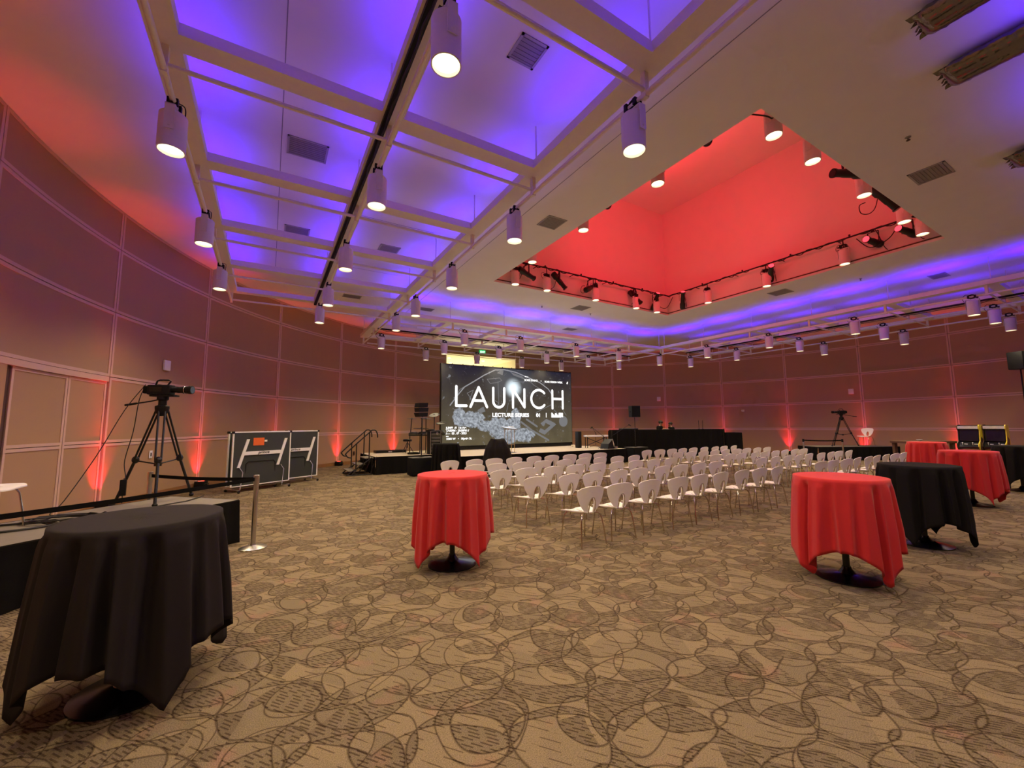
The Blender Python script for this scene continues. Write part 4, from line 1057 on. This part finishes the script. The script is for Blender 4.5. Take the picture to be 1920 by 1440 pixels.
art([[(4.0, 1.02), (4.6, .62), (5.57, .13)], [(4.3, 1.15), (4.9, .8)]], .09, M['artdim'])
m = MB()
for pl_ in ([(4.98, .55), (5.34, .40), (6.05, .90), (5.9, 1.0), (5.35, .62), (5.1, .72)], [(5.1, .95), (5.45, 1.17), (5.9, 1.0), (5.7, .85), (5.4, .98), (5.3, .8)], [(2.7, 3.28), (2.9, 3.44), (3.05, 3.4), (3.0, 3.2)], [(3.4, 3.38), (4.1, 3.2), (4.25, 3.05), (3.6, 3.22)], [(1.7, 1.55), (2.0, 1.72), (2.1, 1.5), (1.85, 1.42)]):
    m.add([(x, -.0025, z) for x, z in pl_], [tuple(range(len(pl_)))])
m.add([(6.5+.27*cos(2*pi*k/24), -.0025, 1.05+.27*sin(2*pi*k/24)) for k in range(24)], [tuple(range(24))])
m.build('picture_patch', M['artdim'], pic)
light('AREA', 'screen_glow', 45, (.85, .9, 1.0), (SX0+SW/2, SYY-.2, 2.6), (SX0+SW/2, 0, 1.5), size=6, size_y=3, shape='RECTANGLE')

# lectern
t = thing('lectern', 'slim clear lectern on two pairs of brass legs in front of the screen', 'lectern', (8.1, 13.85, .6))
for sx in (-.16, .16):
    for sy in (-.12, .12): MB().tube([(sx, sy, 0.01), (sx*.92, sy, .92)], .011, 8).build('leg', M['brass'], t)
MB().bbox(-.22, -.18, 0, .22, .18, .015, .004).build('foot_plate', M['acrylic'], t)
MB().at(0, 0, .94, 0, .35).bbox(-.27, -.19, -.008, .27, .19, .008, .003).build('reading_top', M['acrylic'], t)
MB().box(-.16, -.126, .30, .16, -.120, .31).build('cross_bar', M['brass'], t)

# draped object in front of the stage
def draped_lump(x, y):
    m = MB(); nth, nz = 96, 18; vs = [(0, 0, 1.19)]; fs = []
    for j in range(1, nz+1):
        v = j/nz
        for k in range(nth):
            a = 2*pi*k/nth
            f = v**1.4; r = .07+.26*min(1, v*2.6)**.75+.34*f
            g = .035*v*sin(11*a+1.2*sin(3*a))+.02*v*sin(7*a+2)
            rx, ry = (r+g)*1.0, (r+g)*.85
            z = 1.19+.05*cos(2*a)*(1-v)*min(1, v*5)-1.13*(max(0, v-.16)/.84)**1.0-.05*v
            vs.append((rx*cos(a), ry*sin(a), max(.012, z)))
    for k in range(nth): fs.append((0, 1+k, 1+(k+1) % nth))
    for j in range(nz-1):
        for k in range(nth): a = 1+j*nth+k; b = 1+j*nth+(k+1) % nth; fs.append((a, b, b+nth, a+nth))
    m.add(vs, fs); o = m.build('draped_equipment', M['blackcloth'], None, (x, y, 0)); tag(o, 'equipment hidden under a black sheet in front of the stage', 'covered equipment')
draped_lump(6.75, 12.35)

# ------------------------------------------------------------------ loudspeakers on boxes
def speaker_set(x, y, bx, bz, zc, zt_, left):
    side = 'left' if left else 'right'
    t = thing('subwoofer', 'black box with a grey top at the %s of the stage, under the speaker pole' % side, 'subwoofer', (x, y, 0))
    MB().bbox(-bx/2, -.30, 0.02, bx/2, .30, bz-.012, .02).build('cabinet', M['grille'], t); MB().box(-bx/2+.01, -.29, bz-.012, bx/2-.01, .29, bz).build('top', M['greybox'], t)
    MB().box(-bx/2+.03, -.306, .06, bx/2-.03, -.30, bz-.06).build('grille', M['grille'], t)
    for sx in (-1, 1):
        for sy in (-1, 1): MB().cyl(.02, 0, .02, 8).build('foot', M['black'], t, (sx*bx*.4, sy*.24, 0))
    p = thing('speaker_pole', 'black pole on the %s box holding up a loudspeaker' % side, 'pole', (x, y+.02, bz))
    MB().cyl(.09, 0, .012, 16).build('base', M['blackmetal'], p); MB().cyl(.019, .012, .75, 12).build('lower_tube', M['blackmetal'], p); MB().cyl(.014, .75, zc-bz-.01, 12).build('upper_tube', M['blackmetal'], p); MB().cyl(.03, .72, .78, 12).build('collar', M['black'], p)
    hh = zt_-zc
    s_ = thing('loudspeaker', ('black three-box line loudspeaker on the pole left of the screen' if left else 'black loudspeaker on the pole right of the stage'), 'loudspeaker', (x, y+.02, zc), .25 if left else -.35)
    if left:
        MB().box(-.14, -.14, 0, .14, .14, .018).build('bracket', M['steel'], s_)
        for k in range(3):
            z0 = .03+k*(hh-.03)/3; z1 = z0+(hh-.03)/3-.012; sh = .0+.02*k
            MB().at(-.02*(k != 1), 0, 0).prism([(-.19+.04*(k == 0), z0), (.15, z0+.01), (.17, z1), (-.21+.05*(k == 2), z1-.01)], -.15, .15).build('speaker_box', M['black'], s_)
    else:
        MB().bbox(-.21, -.17, .0, .21, .17, hh, .02).build('cabinet', M['black'], s_); MB().box(-.19, -.176, .03, .19, -.17, hh-.03).build('grille', M['grille'], s_)
        MB().box(-.235, -.05, hh*.4, -.21, .05, hh*.55).box(.21, -.05, hh*.4, .235, .05, hh*.55).build('bracket', M['black'], s_)
speaker_set(4.52, 13.65, .80, .60, 1.93, 2.45, True)
speaker_set(14.5, 13.35, .95, .62, 1.98, 2.50, False)
# unseen-half loudspeaker high at the right edge
t = thing('loudspeaker', 'black loudspeaker hung high at the right edge', 'loudspeaker', (21.75, 3.0, 3.4), -.4)
MB().bbox(-.2, -.2, 0, .2, .2, .6, .03).build('cabinet', M['black'], t); MB().cyl(.02, -3.4, 0, 10).build('pole', M['black'], t)
MB().box(-.3, -.3, -3.4, .3, .3, -3.38).build('base', M['blackmetal'], t)

# ------------------------------------------------------------------ stage steps
t = thing('stage_steps', 'black folding steps with two curved handrails at the left end of the stage', 'steps', (3.13, 15.2, 0))
# treads climb towards +x
for k in range(3):
    x0 = -.78+.27*k; z = .2*(k+1)-.02
    MB().bbox(x0, -.45, z-.035, x0+.29, .45, z, .005).build('tread', M['greydeck'], t)
for sy in (-.46, .46):
    m = MB(); m.tube([(-.80, sy, .03), (.0, sy, .58)], .02, 8); m.tube([(-.80, sy, .02), (.02, sy, .02)], .018, 8); m.tube([(.0, sy, .02), (.0, sy, .58)], .018, 8)
    for k in range(4): m.tube([(-.65+.2*k, sy, .02), (-.45+.2*k, sy, .25+.12*k)], .012, 6)
    m.build('side_truss', M['blackmetal'], t)
    pts = [(-.68, sy, .60), (-.78, sy, .62), (-.84, sy, .70), (-.80, sy, .80), (-.1, sy, 1.45), (.0, sy, 1.52), (.10, sy, 1.50), (.16, sy, 1.38), (.17, sy, 1.26)]
    MB().tube(smooth(pts), .022, 10).build('handrail', M['blackmetal'], t)
    for x, z0, z1 in ((-.52, .22, 1.06), (-.1, .40, 1.44)): MB().tube([(x, sy, z0), (x, sy, z1)], .02, 8).build('baluster', M['blackmetal'], t)
# low railing-like equipment case behind the steps
t = thing('keyboard_case', 'long flat black case lying on the stage behind the steps', 'case', (4.15, 16.75, .6)); MB().bbox(-.5, -.22, 0, .7, .22, .10, .01).build('shell', M['black'], t); MB().box(-.02, -.23, .03, .12, -.222, .07).build('latch', M['steel'], t)

# ------------------------------------------------------------------ drum kit
dk = thing('electronic_drum_kit', 'black electronic drum kit with rubber pads on the left stage wing', 'drum kit', (5.22, 15.45, .6)); dk.scale = (1.12, 1.12, 1.12)
def pole(p0, p1, r=.016): MB().tube([p0, p1], r, 8).build('rack_tube', M['blackmetal'], dk)
for x in (-.52, -.18, .32, .62): pole((x, -.1+.1*abs(x), 0.0), (x, -.1+.1*abs(x), .72))
pole((-.56, -.04, .62), (.66, -.04, .62), .02); pole((-.52, -.04, .70), (-.3, .35, .70))
pole((-.50, -.05, .7), (-.47, -.05, 1.18)); pole((.12, .2, .0), (.12, .2, 1.20)); pole((.46, .3, 0), (.46, .3, 1.32)); pole((.46, .3, 1.3), (.66, .25, 1.40), .010); pole((.0, .25, .6), (.0, .25, 1.34))
def cym(x, y, z, r, tx=0, ty=0): MB().at(x, y, z, 0, tx, ty).lathe([(.0005, .025), (.03, .022), (.04, .008), (r, -.008), (r, -.014), (.0005, -.002)], 24, False).build('cymbal_pad', M['cymbal'], dk)
def pad(x, y, z, r): MB().at(x, y, z, 0, -.25).lathe([(.0005, -.05), (r*.9, -.05), (r, -.03), (r, .01), (r*.93, .018), (.0005, .012)], 24, False).build('drum_pad', M['cymbal'], dk)
cym(-.47, -.05, 1.19, .17); cym(.12, .2, 1.20, .20, .1); cym(-.10, .05, .86, .27, -.05, .05); cym(.46, .3, 1.34, .19, .3, -.3); cym(.68, .2, 1.05, .18, .2, -.2); cym(.0, .25, 1.36, .16, .0, .0)
for x, y, z, r in ((-.42, -.10, .69, .16), (-.12, -.14, .70, .15), (.18, -.12, .78, .15), (.48, -.08, .74, .17), (.65, .1, .66, .15)): pad(x, y, z, r)
MB().lathe([(.0005, 0), (.20, 0), (.20, .05), (.17, .06)], 20, False).build('kick_base', M['black'], dk, (-.42, -.15, 0))
t = thing('equipment_rack', 'dark rack case with metal edges standing beside the drum kit', 'rack', (5.42, 14.95, .6))
MB().bbox(-.2, -.2, 0, .2, .2, .85, .01).build('case', M['black'], t)
for sx in (-.2, .2): MB().box(sx-.012, -.212, 0, sx+.012, -.2, .85).build('edge_rail', M['steel'], t)
for k in range(6): MB().bbox(-.17, -.212, .08+.12*k, .17, -.202, .17+.12*k, .003).build('rack_unit', M['greybox'], t)
MB().at(.06, -.215, .76, 0, pi/2).lathe([(.0005, 0), (.045, 0), (.05, -.01)], 14, False).build('dial', M['steel'], t)
t = thing('drum_stool', 'black padded drum stool behind the drum kit', 'stool', (4.75, 16.1, .6)); MB().lathe([(.15, .45), (.17, .46), (.17, .52), (.14, .54)], 20).build('seat', M['black'], t)
for k in range(3): MB().tube([(0, 0, .42), (.25*cos(2.1*k), .25*sin(2.1*k), .012)], .012, 6).build('leg', M['blackmetal'], t)
MB().cyl(.02, .2, .46, 10).build('post', M['blackmetal'], t)

# ------------------------------------------------------------------ keyboard corner on the right of the stage
t = thing('keyboard_stand', 'keyboard on a black stand at the right rear of the stage', 'keyboard', (13.0, 14.35, .6), -.25)
MB().bbox(-.55, -.16, .50, .55, .16, .57, .01).build('keyboard', M['white'], t); MB().box(-.50, -.15, .571, .50, -.03, .576).build('keys', M['white'], t)
for sx in (-.48, .48): MB().tube([(sx, -.1, .0), (sx, -.1, .50)], .018, 8).tube([(sx, .12, .0), (sx, .12, .50)], .018, 8).build('leg', M['blackmetal'], t)
MB().tube([(-.48, 0, .1), (.48, 0, .46)], .015, 8).tube([(-.48, 0, .46), (.48, 0, .1)], .015, 8).build('brace', M['blackmetal'], t)
t = thing('floor_speaker', 'tall narrow black speaker left of the keyboard', 'loudspeaker', (12.25, 14.7, .6)); MB().bbox(-.10, -.12, 0, .10, .12, .75, .03).build('cabinet', M['black'], t)
def mic(x, y, z, rz, label, h=.95, boom=.75):
    t = thing('microphone_stand', label, 'microphone stand', (x, y, z), rz)
    for k in range(3): MB().tube([(0, 0, .10), (.28*cos(2.1*k), .28*sin(2.1*k), .01)], .01, 6).build('leg', M['blackmetal'], t)
    MB().tube([(0, 0, .08), (0, 0, h)], .011, 8).build('shaft', M['blackmetal'], t)
    MB().tube([(-.25, 0, h-.22), (boom*.75, 0, h+boom*.35)] if boom > 0 else [(.25, 0, h-.25), (boom*.7, 0, h-boom*.45)], .009, 8).build('boom', M['blackmetal'], t)
    e = (boom*.75, 0, h+boom*.35) if boom > 0 else (boom*.7, 0, h-boom*.45)
    MB().sphere(e, .03, 10, 8).tube([e, (e[0]+.1*(1 if boom > 0 else -1), 0, e[2]-.05)], .014, 8).build('microphone', M['black'], t)
mic(12.75, 13.6, .6, -.3, 'black microphone stand left of the music stand, boom leaning left', .60, -.75)
mic(14.2, 14.2, 0, -.4, 'black microphone stand with long boom pointing right, behind the keyboard', 1.35, .8)
mic(13.35, 14.75, .6, .4, 'black microphone stand at the keyboard, boom leaning left', .70, -.5)
t = thing('stage_monitor', 'black wedge monitor with a pale sheet at the right front corner of the stage', 'monitor speaker', (12.85, 13.45, .6), .2)
MB().prism([(-.28, 0), (.30, 0), (.12, .42), (-.20, .22)], -.2, .2).build('cabinet', M['black'], t)
MB().add([(.10, -.206, .40), (.20, -.206, .20), (.18, -.206, .06), (.06, -.206, .44)], [(0, 1, 2, 3)]).build('sheet', M['card'], t)
t = thing('stage_clamp', 'small silver clamp light on the right front edge of the stage', 'clamp', (13.15, 13.25, .6)); MB().bbox(-.07, -.05, 0, .07, .05, .10, .015).build('body', M['steel'], t); MB().cyl(.03, .10, .12, 12).build('knob', M['black'], t)
t = thing('floor_light', 'small pale lamp on the stage by the foot of the screen', 'lamp', (12.9, 15.9, .6)); MB().bbox(-.09, -.04, .02, .09, .04, .08, .01).build('head', M['card'], t); MB().cyl(.03, 0, .02, 10).build('foot', M['black'], t)
t = thing('stage_case', 'small black equipment case on the stage right of the sheeted equipment', 'case', (7.35, 13.6, .6)); MB().bbox(-.35, -.2, 0, .35, .2, .22, .012).build('shell', M['black'], t); MB().bbox(-.33, -.16, .23, .1, .16, .30, .01).build('lid_tray', M['grille'], t); MB().box(-.1, -.206, .1, .1, -.2, .14).build('latch', M['steel'], t)

# ------------------------------------------------------------------ video cameras on tripods
def tripod_cam(x, y, z, rz, scale, label_t, label_c, feet, hgt, grp):
    t = thing('tripod', label_t, 'tripod', (x, y, z), group=grp)
    top = hgt
    for k, (fx, fy) in enumerate(feet):
        d = Vector((fx, fy)); n_ = Vector((-d.y, d.x)).normalized()*.035
        mid = d*.58
        m = MB()
        for s_ in (-1, 1): m.tube([(d.x*.10+n_.x*s_, d.y*.10+n_.y*s_, top-.02), (mid.x+n_.x*s_*.9, mid.y+n_.y*s_*.9, top*.44)], .013, 8)
        m.tube([(mid.x*.97, mid.y*.97, top*.47), (d.x, d.y, .03)], .019, 8); m.sphere((mid.x, mid.y, top*.45), .045, 8, 6, (1, 1, 1.2))
        m.build('leg', M['blackmetal'], t)
        MB().sphere((d.x, d.y, .028), .032, 10, 6, (1, 1, .85)).build('foot', M['black'], t)
    m = MB()
    for fx, fy in feet: m.tube([(0, 0, top*.40), (fx*.56, fy*.56, top*.44)], .010, 6)
    m.cyl(.045, top*.38, top*.42, 12); m.build('spreader', M['blackmetal'], t)
    MB().lathe([(.04, top-.12), (.075, top-.06), (.085, top-.01), (.085, top+.02), (.05, top+.04), (.05, top+.10), (.07, top+.12), (.07, top+.16)], 18).build('bowl_head', M['black'], t)
    h = MB().at(0, 0, 0, rz); h.tube([(-.02, .06, top+.14), (-.22, .09, top+.10), (-.55, .12, top+.05)], .010, 8); h.tube([(-.42, .107, top+.07), (-.58, .122, top+.045)], .016, 8); h.build('pan_handle', M['black'], t)
    c = thing('video_camera', label_c, 'video camera', (x, y, z+top+.16), rz, group='video cameras on tripods'); c.scale = (.9, .9, .9)
    MB().bbox(-.16, -.07, .0, .20, .07, .028, .006).build('mounting_plate', M['black'], c)
    MB().bbox(-.20, -.075, .03, .13, .075, .19, .02).build('camera_body', M['black'], c)
    MB().bbox(-.27, -.055, .05, -.20, .055, .17, .012).build('battery', M['grille'], c)
    m = MB().at(.12, 0, .11, 0, 0, pi/2); m.lathe([(.045, 0), (.045, .08), (.052, .10), (.052, .16), (.06, .18), (.060, .25), (.066, .26), (.066, .31)], 20); m.build('lens', M['black'], c)
    MB().at(.431, 0, .11, 0, 0, pi/2).cyl(.056, 0, .002, 18).build('lens_glass', M['gloss'], c)
    MB().at(.325, 0, .11, 0, 0, pi/2).lathe([(.0605, 0), (.062, .004), (.0605, .008)], 20, False).build('lens_ring', M['steel'], c)
    MB().tube([(-.12, 0, .19), (-.10, 0, .255), (-.06, 0, .27), (.07, 0, .27), (.10, 0, .25), (.06, 0, .19)], .013, 8).build('top_handle', M['black'], c)
    MB().bbox(.02, .08, .10, .12, .15, .17, .01).build('viewfinder', M['black'], c)
    MB().box(-.16, -.078, .08, .02, -.075, .15).build('side_panel', M['gloss'], c)
    return t, c
tripod_cam(-1.33, 7.68, .6, -.42, 1, 'tall black tripod on the left camera riser', 'black video camera with long lens on the left tripod, pointing right', [(-.46, .18), (.36, .38), (.08, -.46)], 1.34, 'camera tripods')
tripod_cam(22.45, 8.42, .6, 2.55, 1, 'black tripod on the right camera riser', 'black video camera on the right tripod, pointing left', [(-.5, .25), (.55, -.35), (.08, .4)], 1.28, 'camera tripods')
# cables of the left camera
t = thing('camera_cable', 'thin dark cable sagging from the left camera to the riser deck', 'cable')
MB().tube(smooth([(-1.56, 7.80, 2.24), (-1.62, 7.83, 2.05), (-1.66, 7.85, 1.6), (-1.72, 7.83, 1.2), (-1.68, 7.75, .98), (-1.69, 7.72, .95)]), .006, 6).build('cord', M['cable'], t)
t = thing('camera_cable', 'thin dark cable running slantwise from the camera down to the floor cables', 'cable')
MB().tube(smooth([(-1.56, 7.82, 2.28), (-1.75, 7.75, 1.9), (-1.95, 7.6, 1.3), (-2.15, 7.35, .75), (-2.2, 7.15, .63), (-2.05, 7.0, .615)]), .006, 6).build('cord', M['cable'], t)
t = thing('power_adapter', 'black power brick hanging by its cord under the left camera', 'power adapter', (-1.69, 7.72, .72)); MB().bbox(-.035, -.02, 0, .035, .02, .22, .008).build('brick', M['black'], t); MB().tube(smooth([(0, 0, 0), (.0, 0, -.10)]), .006, 6).build('cord', M['cable'], t)
t = thing('floor_cable', 'coiled black cable lying on the left camera riser', 'cable')
pts = []
for k in range(70):
    a = k*.32; r = .26+.03*sin(k*.5); pts.append((-1.95+r*1.25*cos(a), 6.75+r*.7*sin(a), .612+.006*(k % 7)))
MB().tube(pts, .009, 6).build('coil', M['cable'], t); MB().tube([(-1.70, 6.9, .612), (-1.5, 7.1, .612), (-1.3, 7.15, .612), (-.95, 7.5, .612), (-.8, 7.9, .612)], .008, 6).build('tail', M['cable'], t)
t = thing('floor_cable', 'ring of thick black cable around the feet of the left riser chair', 'cable')
MB().tube([(-2.35+.40*cos(a), 6.52+.22*sin(a), .615) for a in [2*pi*k/36 for k in range(36)]], .012, 6, True).build('coil', M['cable'], t)

# ------------------------------------------------------------------ stanchions with belts
def stanchion(x, y, label, z=0):
    t = thing('stanchion', label, 'barrier post', (x, y, z), group='belt barrier posts')
    MB().lathe([(.0005, 0), (.17, 0), (.17, .012), (.12, .028), (.035, .045), (.032, .06)], 28, False).build('base', M['steel'], t)
    MB().cyl(.030, .05, .90, 16).build('post', M['steel'], t)
    MB().lathe([(.034, .86), (.036, .87), (.036, .985), (.025, .99)], 16).build('belt_head', M['black' if x > 5 else 'steel'], t)
    return (x, y)
def belt(a, b, label, z=.93):
    d = Vector((b[0]-a[0], b[1]-a[1])); n_ = d.normalized(); a2 = Vector(a)+n_*.036; b2 = Vector(b)-n_*.036; q = Vector((-n_.y, n_.x))*.002
    m = MB(); k = 8; vs = []
    for i in range(k+1):
        f = i/k; p = a2+(b2-a2)*f; zz = z-.02*sin(pi*f)
        vs += [(p.x-q.x, p.y-q.y, zz-.024), (p.x-q.x, p.y-q.y, zz+.024), (p.x+q.x, p.y+q.y, zz+.024), (p.x+q.x, p.y+q.y, zz-.024)]
    fs = [(0, 1, 2, 3), (4*k+3, 4*k+2, 4*k+1, 4*k)]
    for i in range(k):
        for j in range(4): fs.append((4*i+j, 4*i+(j+1) % 4, 4*i+4+(j+1) % 4, 4*i+4+j))
    m.add(vs, fs); o = m.build('barrier_belt', M['drape']); tag(o, label, 'barrier belt', 'barrier belts')
s1 = stanchion(-.105, 6.81, 'steel barrier post with round base right of the near left black table')
s2 = stanchion(-1.50, 8.22, 'steel barrier post behind the left camera riser')
s3 = stanchion(-2.45, 4.72, 'steel barrier post off the left edge of the photo')
belt(s1, s2, 'black belt running back from the near post behind the tripod'); belt(s3, s1, 'black belt running in front of the left camera riser')
s4 = stanchion(19.55, 8.75, 'far left barrier post by the right camera riser'); s5 = stanchion(20.3, 7.65, 'nearer barrier post in front of the right camera riser')
belt(s4, s5, 'black belt between the two posts by the right camera riser')

# ------------------------------------------------------------------ folded ping pong tables
def pingpong(x, y, ux, uy, label, tagtxt):
    a = atan2(uy, ux); t = thing('ping_pong_table', label, 'ping pong table', (x, y, 0), a, 'folded ping pong tables')
    # width along local x (1.525), two halves upright along z
    for s_, yy in ((0, -.10), (1, .10)):
        h = MB().box(0, yy-.012, .16, 1.525, yy+.012, 1.53).build('table_half', M['tabletop'], t)
        e = -1 if s_ == 0 else 1
        f = MB().box(-.008, yy-.02, .15, .022, yy+.02, 1.535).box(1.503, yy-.02, .15, 1.533, yy+.02, 1.535).box(0, yy-.02, 1.51, 1.525, yy+.02, 1.54).box(0, yy-.02, .15, 1.525, yy+.02, .172).build('edge_frame', M['white'], h)
        for cx_ in (0.0, 1.525): MB().bbox(cx_-.03, yy-.028, 1.49, cx_+.03, yy+.028, 1.548, .008).build('corner_cap', M['black'], h)
    # H-shaped folded leg assembly on the outer face
    yo = -.135
    lg = MB()
    for x0 in (.12, 1.14):
      lg = MB(); lg.add([(x0, yo, .62), (x0+.07, yo, .62), (x0+.28, yo, 1.34), (x0+.21, yo, 1.34), (x0, yo+.03, .62), (x0+.07, yo+.03, .62), (x0+.28, yo+.03, 1.34), (x0+.21, yo+.03, 1.34)], [(0, 1, 2, 3), (7, 6, 5, 4), (0, 4, 5, 1), (1, 5, 6, 2), (2, 6, 7, 3), (3, 7, 4, 0)])
      lg.build('folded_leg', M['white'], t)
    MB().box(.24, yo-.002, .93, 1.30, yo+.028, 1.02).build('leg_rail', M['white'], t)
    text_obj(tagtxt, .10, M['blackmetal'], t, (.77, yo-.004, .955), (pi/2, 0, 0), .002, .0005, 'brand_lettering', 1.15, 'CENTER', .25)
    for x0 in (.14, 1.22):
        MB().tube([(x0+.05, yo+.02, .62), (x0+.10, -.18, .50), (x0+.0, -.28, .08)], .010, 8).build('strut', M['steel'], t)
    MB().tube([(.34, yo+.05, .17), (.34, yo+.02, .70), (.40, yo+.02, .76), (1.05, yo+.02, .76), (1.11, yo+.02, .70), (1.11, yo+.05, .17)], .012, 8).build('carriage_bow', M['black'], t)
    MB().box(.36, yo+.06, .20, 1.09, yo+.08, .74).build('net_pouch', M['grille'], t)
    MB().tube([(.10, -.30, .075), (.10, .30, .075)], .016, 8).tube([(1.42, -.30, .075), (1.42, .30, .075)], .016, 8).tube([(.10, 0, .10), (1.42, 0, .10)], .016, 8).build('carriage', M['steel'], t)
    for x0 in (.10, 1.42):
        for y0 in (-.30, .30):
            c = MB(); c.at(x0, y0, .035, 0, pi/2); c.lathe([(.02, -.014), (.034, -.010), (.035, 0), (.034, .010), (.02, .014)], 14); c.build('caster', M['gloss'], t)
    return t
pp = pingpong(-.80, 12.66, .86, .51, 'folded ping pong table on casters with an orange sticker, left one', 'prince')
MB().at(0, 0, 0).box(.50, -.118, 1.17, .78, -.113, 1.37).build('notice_sticker', M['orange'], pp); MB().box(.79, -.118, 1.26, .86, -.113, 1.31).build('tag', M['white'], pp)
pingpong(.0, 13.55, .86, .51, 'folded ping pong table standing behind the first, right one', 'prince')

# ------------------------------------------------------------------ arcade machines and dark bench at right
def arcade(x, y, rz, label, scale=1.0):
    t = thing('arcade_machine', label, 'arcade machine', (x, y, 0), rz, 'yellow arcade machines'); t.scale = (.80, .74, .95)
    prof = [(-.30, 0), (.30, 0), (.30, .25), (.30, .80), (.42, .92), (.40, 1.0), (.18, 1.10), (.12, 1.45), (.22, 1.50), (.22, 1.60), (.14, 1.64), (-.22, 1.64), (-.30, 1.5)]
    # profile in local y(depth, front = -y); build with prism along x
    for sx in (-.30, .30):
        m = MB(); m.M = Matrix(((0, 1, 0, sx), (-1, 0, 0, 0), (0, 0, 1, 0), (0, 0, 0, 1))); m.prism(prof, -.012, .012); m.build('side_panel', M['wood' if sx < 0 else 'yellow'], t)
        ln = MB(); ln.M = Matrix(((0, 1, 0, sx*.955), (-1, 0, 0, 0), (0, 0, 1, 0), (0, 0, 0, 1))); ln.prism([(p_*.985, z_*.995+.002) for p_, z_ in prof], -.002, .002); ln.build('side_liner', M['black'], t)
        g = MB(); g.M = Matrix(((0, 1, 0, sx+.0131*(1 if sx > 0 else -1)), (-1, 0, 0, 0), (0, 0, 1, 0), (0, 0, 0, 1))); g.add([(-.2, 0, .35), (.2, 0, .5), (.26, 0, .85), (.05, 0, 1.25), (-.22, 0, 1.15)], [(0, 1, 2, 3, 4)]); g.build('side_graphic', M['wood'], t)
    W_ = .283
    MB().box(-W_, -.285, .02, W_, .28, .80).build('lower_cabinet', M['yellowpanel'], t)
    MB().add([(-W_, -.40, .90), (W_, -.40, .90), (W_, -.16, 1.05), (-W_, -.16, 1.05), (-W_, -.40, .84), (W_, -.40, .84), (W_, -.12, .82), (-W_, -.12, .82)], [(0, 1, 2, 3), (7, 6, 5, 4), (0, 4, 5, 1), (1, 5, 6, 2), (2, 6, 7, 3), (3, 7, 4, 0)]).build('control_panel', M['gloss'], t)
    MB().box(-W_, -.10, 1.04, W_, .28, 1.62).build('monitor_housing', M['black'], t)
    MB().at(0, -.115, 1.26, 0, -.12).box(-W_+.02, -.01, -.17, W_-.02, .01, .2).build('screen', M['gloss'], t)
    MB().box(-W_, -.205, 1.50, W_, -.10, 1.60).build('marquee', M['paper'], t)
    for x0 in (-.16, .12):
        MB().tube([(x0, -.30, .965), (x0, -.31, 1.02)], .008, 6).sphere((x0, -.312, 1.03), .02, 8, 6).build('joystick', M['white'], t)
        for k in range(3): MB().at(x0+.05+.035*k, -.28, .985, 0, .55).cyl(.013, -.008, .012, 8).build('button', M['white'], t)
    return t
arcade(19.64, 3.93, -1.60, 'yellow sided arcade machine beside the farthest red table, left one'); arcade(19.90, 3.42, -1.60, 'yellow sided arcade machine, right one of the pair')
for i in (0,):
    t = thing('games_table', 'dark wooden table behind the farthest red cocktail table', 'table', (19.95, 5.15, 0), -.536)
    MB().bbox(-.8, -.4, .92, .8, .4, 1.0, .015).build('tabletop', M['wood'], t)
    for sx in (-.7, .7):
        for sy in (-.32, .32): MB().box(sx-.05, sy-.05, 0, sx+.05, sy+.05, .92).build('leg', M['wood'], t)
    t = thing('bowl', 'small pale bowl on the dark table behind the red cocktail table', 'bowl', (19.85, 5.2, 1.001)); MB().lathe([(.0005, 0), (.05, 0), (.09, .04), (.085, .042), (.045, .008)], 16, False).build('bowl_shell', M['white'], t)
t = thing('floor_box', 'small dark object on the carpet at the right edge', 'floor box', (8.25, 1.25, 0)); MB().bbox(-.06, -.05, 0, .06, .05, .03, .006).build('case', M['black'], t)
